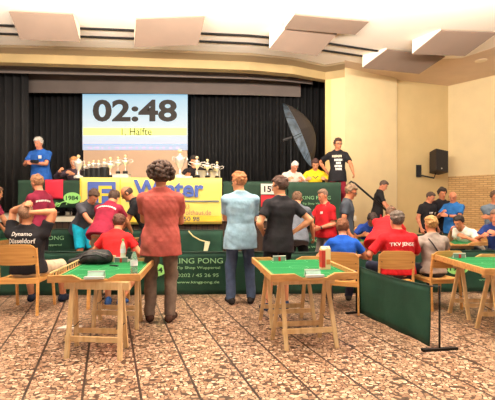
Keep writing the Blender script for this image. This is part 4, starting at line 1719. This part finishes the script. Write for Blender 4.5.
# near diagonal section with its tall pole
fb = empty('fabric_barrier', (1.32, 4.85, 0), math.atan2(3.66 - 4.85, 1.67 - 1.32), 'plain dark green barrier running diagonally towards the camera', 'barrier', BG)
Ld = math.hypot(.35, 1.19)
fab = cloth_panel('fabric', [(0, 0), (Ld, 0)], lambda t: .02 + .01 * t, lambda t: .585 - .03 * math.sin(t * 3.14), DGREEN, nx=50, amp=.008, seed=12)
fab.parent = fb
MB().tube([(0, 0, .015), (0, 0, .585)], .010, 8).bar((0, -.14, .012), (0, .14, .012), .03, .018).build('stand', STEEL, fb)
MB().tube([(Ld, .0, .58), (Ld + .04, .07, .585), (Ld + .04, .07, .01)], .009, 8).build('stand', STEEL, fb)
ob = MB().bar((-.17, 0, .012), (.17, 0, .012), .04, .022).build('foot_bar', STEEL, fb)
ob.matrix_local = Matrix.Translation((Ld + .04, .07, 0)) @ Matrix.Rotation(-fb.rotation_euler.z + R(8), 4, 'Z')
MB().tube([(0, .0, .578), (Ld / 2, 0, .552), (Ld, .0, .58)], .007, 8).build('top_rail', mat('rail_dark_green', (14, 46, 34), rough=.6), fb)

# ------------------------------------------------------------------ tables with boards
def rot2(x, y, a): return x * math.cos(a) - y * math.sin(a), x * math.sin(a) + y * math.cos(a)


def playing_table(cx, cy, rz, W, L, who, tr=(-.40, .34), z=.64, group='pale wooden trestles', rail=False, zs=1.0, names=('front', 'rear'), tx=0.0, trz=None):
    for k, t_ in enumerate(tr):
        dx, dy = rot2(tx, t_, rz)
        trestle(cx + dx, cy + dy, rz if trz is None else trz, '%s trestle under %s' % (names[k], who), 'pale wooden trestles under the boards')
        tt = [o for o in bpy.data.objects if o.name.startswith('trestle') and o.parent is None][-1]
    return board(cx, cy, rz, W, L, z * zs, 'green table football board of ' + who, rail_left=rail)


class TR:
    last = None


_tr = trestle


def trestle(x, y, rz, label, group, zs=1.0):
    _tr(x, y, rz, label, group)


R1, R2 = .10, .144
playing_table(-1.415, 4.08, R1, .80, 1.06, 'the left table with the black bag', tr=(-.50, .32), rail=True, tx=.02, trz=-.10)
playing_table(.535, 4.18, R2, .82, 1.12, 'the middle table with the drink carton', tr=(-.36, .30), tx=-.05)
playing_table(2.71, 4.43, .0, .82, 1.10, 'the right table cut by the picture edge', tr=(-.30, .28), tx=.02)
playing_table(-2.27, 6.90, .0, .64, .70, 'the back table between the bending players', tr=(-.2, .2))
playing_table(2.20, 6.85, .05, .84, .80, 'the back table where the man in blue leans', tr=(-.2, .2))
playing_table(-4.50, 7.0, .0, .84, .80, 'the back table at the far left edge', tr=(-.2, .2))
playing_table(3.45, 6.85, .0, .84, .80, 'the back table in front of the three standing men', tr=(-.2, .2))


def on_board(cx, cy, rz, x, y):
    dx, dy = rot2(x, y, rz)
    return cx + dx, cy + dy


BZ = .6675
x_, y_ = on_board(-1.415, 4.08, R1, .0, -.485)
goal(x_, y_, BZ, R1 + math.pi, 'white plastic goal at the near end of the left board')
x_, y_ = on_board(-1.415, 4.08, R1, .03, .47)
goal(x_, y_, BZ, R1, 'white plastic goal at the far end of the left board')
x_, y_ = on_board(.535, 4.18, R2, .0, -.50)
goal(x_, y_, BZ, R2 + math.pi, 'white plastic goal at the near end of the middle board')
x_, y_ = on_board(.535, 4.18, R2, -.10, .50)
goal(x_, y_, BZ, R2, 'grey plastic goal at the far end of the middle board')
goal(2.58, 4.90, BZ, 0, 'grey plastic goal at the far end of the right board')
goal(-2.30, 6.66, BZ, math.pi, 'small plastic goal on the back table between bending players')
goal(2.16, 6.60, BZ, math.pi, 'small plastic goal in front of the leaning man in blue')

bottle(fx(134, 3.72), 3.72, BZ, 'clear plastic water bottle with red cap on the left board', h=.245, r=.033, cap=(226, 84, 66))
bottle(fx(123, 4.60), 4.60, BZ, 'white-labelled bottle with green cap behind the left board\'s bag', h=.255, r=.03, liquid=(222, 226, 206), cap=(90, 190, 90), clear=False)
bottle(fx(272.5, 4.42), 4.42, 0, 'small violet drink bottle standing on the floor under the middle table', h=.17, r=.03, liquid=(96, 84, 140), cap=(60, 60, 90), lab=(120, 110, 170), clear=False)
bottle(fx(487.5, 6.1) - .02, 5.0 + .15, 0, 'clear bottle on the floor below the right table', h=.2, r=.03) if False else None
ct = empty('drink_carton', (fx(325, 4.08), 4.08, BZ), R(12), 'tall red and cream drink carton on the middle board', 'carton')
MB().box(-.047, .047, -.035, .035, 0, .205).add([(-.047, -.035, .205), (.047, -.035, .205), (.047, .035, .205), (-.047, .035, .205), (-.047, 0, .232), (.047, 0, .232)], [(0, 1, 5, 4), (2, 3, 4, 5), (1, 2, 5), (3, 0, 4)]).build('carton_body', mat('carton_cream', (238, 206, 160), rough=.5), ct)
MB().box(-.048, -.010, -.0365, .036, .02, .19).build('red_side', mat('carton_red', (202, 56, 48), rough=.5), ct)
MB().box(.0, .043, -.0372, -.035, .05, .10).build('orange_panel', mat('carton_orange', (222, 130, 70), rough=.5), ct)
MB().lathe([(.016, .0), (.016, .02)], 12, c=(.015, -.018, .212)).build('screw_cap', mat('cap_w', (236, 232, 226), rough=.4), ct)

# black bag lying on the left board
bgf = Field()
bc = np.array([fx(90, 4.42), 4.42, BZ])
bgf.cone(bc + [0.02, -.03, .060], bc + [.18, -.03, .065], .058, .058, k=.03)
bgf.cone(bc + [0.0, .03, .105], bc + [.17, .03, .100], .050, .050, k=.05)
bgf.cone(bc + [.0, .06, .05], bc + [.18, .06, .05], .055, .055, k=.05)
bgf.cone(bc + [-.20, -.03, .025], bc + [-.04, -.01, .05], .030, .050, k=.03)
bgf.cone(bc + [-.16, .05, .07], bc + [-.02, .03, .10], .022, .040, k=.03)
bgf.cuts.append((bc + [0, 0, .002], np.array([0, 0, -1.0])))
vv, qq = bgf.mesh(.008, .0022, 3)
bag = link('sports_bag', mesh_from(vv - bc, qq, 'sports_bag'), mat('bag_black', (34, 32, 34), rough=.65, var=.2, scale=8, bump=.5, bscale=25))
bag.location = bc
tag(bag, 'slumped black sports bag lying on the left board', 'bag')
MB().tube([(-.08, -.08, .06), (-.02, -.13, .10), (.12, -.14, .12), (.22, -.11, .07)], .009, 6).build('strap', STEEL, bag, smooth=True)
MB().tube([(-.05, -.05, .1), (.1, -.085, .145), (.24, -.05, .10)], .005, 5).build('zip', mat('zip_grey', (110, 108, 106), rough=.4), bag)
tag(MB().box(-.05, .05, -.012, .012, 0, .012).build('marker_pen', STEEL, None, (fx(114, 4.25), 4.25, BZ), R(-20), bevel=.003), 'small black marker pen lying on the green pitch of the left board', 'pen')
for px_, Z_, l_ in ((108, 4.56, 'left one of two small wooden blocks beside the labelled bottle'), (113.5, 4.58, 'right one of two small wooden blocks beside the labelled bottle')):
    tag(MB().box(-.025, .025, -.02, .02, 0, .07).build('wooden_block', PINE, None, (fx(px_, Z_), Z_, BZ), .1, bevel=.003), l_, 'block')
tag(MB().prism([(-.12, -.05), (.10, -.06), (.13, .03), (-.05, .06)], 'z', 0, .012).build('crumpled_paper', mat('card_white', (238, 226, 214)), None, (fx(70, 4.3), 4.3, 0)), 'pale paper lying on the floor under the left table', 'paper')

# ------------------------------------------------------------------ chairs
chair(27.5, 5.0, 4, 'beech chair at far left, taken by the man with lettered black shirt')
stl = empty('wooden_stool', (fx(109, 5.2), 5.2, 0), 0, 'low beech stool behind the left table under the person in bright red', 'stool')
MB().box(-.22, .22, -.19, .19, .42, .45).build('seat', BEECH, stl, bevel=.008)
MB().box(-.19, .19, -.16, -.14, .35, .42).build('apron', BEECH, stl)
MB().box(-.19, .19, .14, .16, .35, .42).build('apron', BEECH, stl)
for sx in (-1, 1):
    for s2 in (-1, 1): MB().bar((sx * .19, s2 * .16, .42), (sx * .20, s2 * .18, 0), .035, .035, up=(0, 1, 0)).build('leg', BEECH, stl)
chair(344, 5.05, -22, 'beech chair between the middle table and the diagonal barrier', .88)
chair(391, 5.05, -4, 'beech chair under the man in the lettered red shirt', .90)
chair(435, 5.2, 10, 'beech chair under the woman with a black shoulder strap', .88)
chair(475.5, 6.95, 118, 'beech chair partly hidden behind the man in white')


# ------------------------------------------------------------------ the people
MAR = (126, 34, 58)
BLACKT = (36, 34, 38)
JEANS = (62, 68, 86)
DN = (40, 40, 48)
WH = (238, 232, 224)
# nearest, standing with their backs to the camera
person('man with big curly dark hair and faded red t-shirt seen from behind', 161, 4.52, H=1.80, face=186, yaw=-5, w=1.10, hair=('curly', (74, 52, 42)), skin='tan', top=(166, 80, 72), sleeve=.66, hem=.22, loose=1.25,
       bottom=(112, 94, 82), shoes=(70, 48, 40), rh=(-.03, .20, 1.13), lh=(.03, .23, 1.17), rp=(1, -.1, -.5), lp=(-1, -.1, -.5), rf=(.10, -.02), lf=(-.13, .03), eyes=False, hem_out=.0)
person('man in light blue polo shirt with arms folded seen from behind', 240.5, 5.32, H=1.78, face=186, yaw=-48, pitch=8, w=1.10, hair=('short', (172, 112, 72)), top=(142, 174, 194), sleeve=.72, collar=(142, 174, 194), hem=.23, loose=1.2,
       bottom=(68, 82, 108), shoes=(40, 36, 36), rh=(-.05, .20, 1.12), lh=(.05, .22, 1.16), rp=(1, -.1, -.5), lp=(-1, -.1, -.5), rf=(.14, .0), lf=(-.13, -.02), glasses=True)
person('man in black t-shirt and glasses standing hands on hips behind the middle table', 279, 4.98, H=1.70, face=198, yaw=-42, pitch=10, w=1.02, hair=('short', (78, 52, 42)), top=BLACKT, sleeve=.62, hem=.20, bottom=(30, 30, 34), legs='shorts',
       shoes=(46, 60, 92), rh=(.20, -.02, .98), lh=(-.17, .14, .98), rp=(1, -.5, 0), lp=(-.7, -.9, 0), glasses=True, rf=(.10, .03), lf=(-.14, -.02), side=4, curl=35)
# left group
person('man in maroon t-shirt standing with back turned near the left barrier', 39.5, 6.45, H=1.82, face=242, yaw=-8, pitch=22, w=.74, hair=('short', (150, 104, 72)), top=MAR, hem=.20, bottom=(34, 32, 38), skin='rosy',
       beard=(120, 84, 60), print_=[('#line', .24, .030, .37, 0, WH, 'back', -1.0)], rh=None, lh=(-.12, .30, 1.0))
person('person in maroon shirt cut off by the left picture edge', -13, 6.75, H=1.72, face=150, lean=28, w=1.0, hair=('short', (100, 70, 50)), top=MAR, bottom=(60, 56, 60), lh=(-.2, .42, .80), rh=(.25, .32, .78))
person('seated man in black lettered t-shirt with both hands behind his head', 29.5, 4.98, H=1.76, face=182, sit=.45, lean=-4, pitch=-12, w=1.16, hair=('crop', (140, 104, 80)), top=BLACKT, sleeve=.55, bottom=(206, 186, 160), legs='shorts', shoes=(34, 40, 60),
       rh=(.07, -.12, 1.22), lh=(-.03, -.10, 1.30), rp=(.9, .4, -.5), lp=(-.25, .5, 1.0), rf=(.22, .46), lf=(-.20, .46), eyes=False,
       print_=[('Dynamo', .24, .058, .415, -.01, WH, 'back', -.35), ('Düsseldorf', .32, .058, .34, -.01, WH, 'back', -.35)], curl=40)
person('man in dark grey t-shirt and turquoise shorts bending to the table', 87, 7.25, H=1.76, face=50, lean=38, pitch=30, w=.95, hair=('short', (84, 60, 46)), top=(74, 74, 82), bottom=(20, 160, 190), legs='shorts', skin='rosy', rh=(.04, .50, .84), lh=(-.06, .52, .84), shoes=(120, 80, 60))
person('man in maroon t-shirt and checked shorts bent over the back table', 107, 6.25, H=1.72, face=172, lean=38, pitch=30, w=1.02, hair=('short', (70, 50, 40)), top=(136, 32, 56), bottom=(178, 158, 134), legs='shorts', rh=(.20, .52, .80), lh=(-.22, .50, .82), eyes=False,
       print_=[('#line', .29, .028, .37, 0, WH, 'back', -.9)], hem=.14, rf=(.14, 0), lf=(-.14, 0))
person('balding man in black polo with glasses leaning over the back table', 139, 6.75, H=1.76, face=282, lean=30, pitch=28, w=1.0, hair=('bald', (60, 46, 40)), top=(30, 30, 34), collar=(30, 30, 34), bottom=(48, 46, 52), glasses=True, skin='tan',
       lh=(-.12, .34, .80), rh=(.12, .40, .74), watch='l')
person('seated dark-haired person in bright red t-shirt behind the left table', 113, 5.20, H=1.56, face=178, sit=.45, lean=24, pitch=14, w=1.02, hair=('short', (92, 56, 42)), top=(200, 36, 38), bottom=(70, 62, 60), legs='shorts', shoes=(50, 84, 140), rh=(.22, .30, .60), lh=(-.22, .30, .60), rf=(.09, .05), lf=(-.07, .02), eyes=False)
# on the stage
S = STAGE_Z
sm_, sj_ = person('grey-haired man in blue polo shirt standing on stage holding a device', 40.5, 9.35, H=1.84, z0=S, face=-4, yaw=4, pitch=20, w=1.12, belly=.03, lean=6, hair=('short', (206, 196, 184)), skin='rosy', top=(44, 96, 178), collar=(44, 96, 178), bottom=(50, 50, 60),
       rh=(.12, .34, 1.17), lh=(-.06, .36, 1.17), sleeve=.7, curl=45)
person('fair-haired helper behind the large left trophy on stage', 75, 9.25, H=1.72, z0=S, sit=.48, face=4, lean=6, pitch=12, w=.92, hair=('short', (200, 140, 84)), top=(70, 56, 66), bottom=(50, 50, 60), rh=(.20, .38, .98), lh=(-.10, .40, .92), sleeve=2)
person('dark-haired helper in black seated behind the wide silver cups', 194, 9.40, H=1.78, z0=S, sit=.50, face=8, lean=14, pitch=18, w=1.0, hair=('bushy', (46, 34, 30)), top=(40, 34, 36), bottom=(40, 40, 46), rh=(.20, .38, .88), lh=(-.16, .40, .88))
person('white-haired man in pale shirt sitting at the stage table', 290, 9.35, H=1.72, z0=S, sit=.44, face=14, yaw=-12, lean=24, pitch=30, w=1.02, hair=('crop', (212, 204, 196)), skin='rosy', top=(226, 208, 196), sleeve=2, bottom=(70, 70, 80), rh=(.20, .36, .80), lh=(-.18, .36, .80))
person('dark-haired man in yellow shirt sitting at the stage table', 314.5, 9.40, H=1.74, z0=S, sit=.46, face=-4, lean=18, pitch=26, w=1.0, hair=('short', (70, 44, 40)), top=(240, 200, 40), sleeve=.8, bottom=(50, 50, 60), rh=(.22, .34, .80), lh=(-.22, .34, .80),
       print_=[('V', .16, .06, .36, 0, (40, 60, 60), 'front', 0)])
person('man in printed black t-shirt and maroon trousers resting his hand on the rail', 337.5, 9.0, H=1.76, z0=S, face=-8, yaw=-22, pitch=8, w=1.0, lean=-2, hair=('short', (70, 48, 40)), skin='tan', top=(34, 32, 36), sleeve=.72, bottom=(132, 32, 48), glasses=True,
       lh=(-.36, .40, .78), rh=(.24, -.10, 1.0), rp=(1, -.4, 0), lp=(-1, -.3, -.1), print_=[('#line', .21, .055, .36, .02, (214, 200, 176), 'front', 0), ('#rows4', .16, .27, .18, .0, WH, 'front', 0)])
person('man in black polo and red trousers walking down the steps', 379, 8.98, H=1.62, z0=.26, face=74, yaw=12, pitch=34, w=.98, lean=8, hair=('crop', (76, 58, 50)), skin='rosy', top=(34, 32, 34), sleeve=.7, collar=(34, 32, 34), bottom=(176, 40, 48), lh=(-.12, .30, .86), rh=(.2, .26, .84), rf=(.1, .0), lf=(-.1, .0))
# middle right
person('man in red polo shirt with wristwatch, hand on hip', 325.5, 6.75, H=1.60, face=-64, pitch=18, yaw=-2, w=1.12, belly=.04, lean=4, hair=('crop', (126, 100, 84)), skin='rosy', top=(172, 26, 34), collar=(196, 30, 38), sleeve=.74, bottom=(130, 122, 124),        lh=(-.12, .20, .92), lp=(-.5, -1, -.2), rh=(.06, .36, .98), watch='l', hem=.12, print_=[('#rows1', .05, .045, .34, -.06, WH, 'front', 0)])
person('person in grey t-shirt bending behind the man with hands on hips', 297, 6.35, H=1.62, face=172, lean=28, pitch=24, w=.98, hair=('short', (110, 80, 60)), top=(96, 100, 110), bottom=(30, 30, 36), legs='shorts', rh=(.26, .26, .78), lh=(-.2, .4, .8), eyes=False)
person('man in dark grey t-shirt with glasses looking down beside the railing', 347, 6.75, H=1.68, face=72, yaw=10, pitch=24, lean=4, w=.98, hair=('short', (134, 108, 86)), skin='tan', top=(66, 72, 82), bottom=(206, 190, 170), glasses=True)
person('man in blue t-shirt leaning on the back table with head down', 368.5, 7.55, H=1.66, face=-6, sit=.45, lean=34, pitch=42, w=1.02, hair=('short', (56, 42, 38)), skin='tan', top=(36, 66, 150), bottom=(50, 50, 60), rh=(.20, .42, .74), lh=(-.14, .44, .74), glasses=True)
person('person in red shirt bending forward behind the man in lettered red', 385, 6.15, H=1.52, face=140, lean=52, pitch=20, w=1.12, hair=('short', (110, 84, 66)), top=(206, 34, 40), bottom=(60, 56, 60), rh=(.2, .5, .76), lh=(-.2, .5, .76), sleeve=.8, eyes=False)
person('seated grey-haired man in red shirt with white lettering on his back', 398, 5.12, H=1.66, face=184, yaw=-14, sit=.40, lean=4, pitch=4, w=1.20, belly=.04, hair=('short', (98, 84, 76)), skin='rosy', top=(178, 26, 34), sleeve=.85, bottom=(50, 54, 74), eyes=False, loose=1.2,
       rh=(.20, .34, .66), lh=(-.30, .22, .62), rf=(.2, .4), lf=(-.2, .4), print_=[('TKV JENSE', .31, .058, .33, .0, WH, 'back', -.3)])
person('seated brown-haired person in blue shirt beside the middle table', 344, 5.1, H=1.50, face=176, sit=.39, lean=14, pitch=12, w=1.02, hair=('bushy', (112, 66, 40)), top=(26, 78, 172), bottom=(50, 50, 70), eyes=False, rh=(.22, .3, .62), lh=(-.22, .3, .62))
wm, wj = person('seated blonde woman in grey t-shirt with a black shoulder strap', 432.5, 5.28, H=1.54, face=180, yaw=-18, sit=.39, lean=4, pitch=6, w=.98, hair=('short', (170, 126, 76)), skin='tan', top=(150, 136, 128), bottom=(48, 50, 64), eyes=False, sleeve=.5,
                rh=(.18, .32, .62), lh=(-.26, .10, .66))
person('man in black t-shirt with small print, leftmost of the three standing talkers', 428, 8.55, H=1.60, face=24, yaw=-14, pitch=30, w=1.12, hair=('crop', (70, 54, 46)), skin='rosy', top=(34, 32, 36), bottom=(46, 44, 50), print_=[('#line', .09, .035, .27, .05, WH, 'front', 0), ('#rows2', .04, .05, .26, -.08, WH, 'front', 0)])
person('man in open black shirt in the middle of the three standing talkers', 441.5, 8.8, H=1.68, face=6, yaw=6, pitch=14, w=.98, hair=('bushy', (50, 38, 34)), skin='tan', top=(36, 32, 36), sleeve=2, bottom=(96, 84, 84), print_=[('I', .03, .30, .20, 0, (150, 130, 130), 'front', 0)])
person('balding man in blue polo pointing, rightmost of the three standing talkers', 453.5, 8.4, H=1.60, face=-58, yaw=-14, pitch=22, w=1.08, belly=.03, hair=('bald', (180, 150, 120)), skin='rosy', top=(44, 104, 172), collar=(44, 104, 172), sleeve=.7, bottom=(40, 42, 56), lh=(-.06, .32, 1.06), rh=(.10, .24, 1.12), watch='l')
person('dark-haired man in white t-shirt seated with hand on his chin', 472, 6.95, H=1.60, face=-62, sit=.45, lean=42, pitch=10, yaw=-4, w=1.02, hair=('short', (44, 36, 34)), skin='tan', top=(236, 226, 216), bottom=(60, 60, 70), rh=(.05, .50, .84), lh=(-.20, .46, .76),
       rp=(.3, .2, -1), print_=[('#rows2', .10, .08, .26, .0, (50, 48, 54), 'front', 0)])
person('man in grey t-shirt with folded arms at the right picture edge', 494.5, 7.35, H=1.58, face=-24, yaw=-24, pitch=14, w=1.06, hair=('short', (90, 66, 52)), skin='tan', top=(96, 106, 118), bottom=(110, 120, 136), glasses=True, rh=(-.12, .25, 1.02), lh=(.12, .27, 1.06), belly=.02)
person('person in dark blue shirt seated at the right picture edge', 499.5, 6.55, H=1.62, face=-50, sit=.45, lean=18, pitch=14, w=1.05, hair=('crop', (120, 92, 76)), skin='rosy', top=(34, 52, 110), bottom=(50, 50, 60), rh=(.12, .40, .80), lh=(-.1, .4, .84))
# woman's strap across the back
M_ = wj['M']
tp_ = wj['tp']
sh_ = [o for o in wm.children if o.name.startswith('shirt')][0]
bv = BVHTree.FromPolygons([tuple(x.co) for x in sh_.data.vertices], [tuple(p_.vertices) for p_ in sh_.data.polygons])
pts = []
for i in range(14):
    t_ = i / 13
    c = tp_(-.10 + .28 * t_, 0, .44 - .46 * t_) - wj['base']
    h_ = bv.ray_cast(Vector(c - M_[1] * .6), Vector(M_[1]))
    pts.append((Vector(h_[0]) if h_[0] else Vector(c)) - Vector(M_[1]) * .006)
mb = MB()
for a_, b_ in zip(pts, pts[1:]): mb.bar(a_, b_, .006, .026, up=tuple(M_[1]))
tag(mb.build('shoulder_strap', STEEL, wm))

bd_ = MB().box(-.035, .035, -.004, .004, -.035, .035).build('name_badge', mat('card_white', (238, 226, 214)), sm_)
bd_.matrix_local = Matrix.Translation(Vector(sj_['tp'](-.085, .160, .34)))
# camera-like device in the stage man's hands, cloth bag
dv = empty('handheld_device', (0, 0, 0), 0, 'dark handheld device held by the man in blue on stage', 'device')
dv.location = (fx(35, 8.98), 8.98, CH + (HZ - 161.5) * 8.98 / F)
MB().box(-.07, .07, -.045, .045, -.035, .035).build('housing', STEEL, dv, bevel=.008)
MB().lathe([(.028, 0), (.028, .05)], 12).build('lens_barrel', BLKB, dv).matrix_local = Matrix.Translation((-.03, -.045, 0)) @ Matrix.Rotation(R(90), 4, 'X')
for n_, l_, px_, Z_ in (('stage_chair', 'dark chair behind the large left trophy on stage', 75, 9.3), ('stage_chair', 'dark chair of the helper behind the silver cups', 194, 9.45), ('stage_chair', 'dark chair under the white-haired man on stage', 290, 9.4), ('stage_chair', 'dark chair under the man in yellow on stage', 314.5, 9.45)):
    c = empty(n_, (fx(px_, Z_), Z_, S), 0, l_, 'chair', 'dark chairs on the stage')
    MB().box(-.21, .21, -.2, .2, .41, .45).build('seat', STEEL, c)
    for sx in (-1, 1):
        for s2 in (-1, 1): MB().tube([(sx * .19, s2 * .18, 0), (sx * .19, s2 * .18, .42)], .012, 6).build('leg', STEEL, c)
for l_, px_, Z_, z_ in (('chair of the man in blue leaning on the back table', 368.5, 7.6, 0), ('chair of the man in the dark blue shirt at the right edge', 499.5, 6.6, 0)):
    chair(px_, Z_, 175, l_)
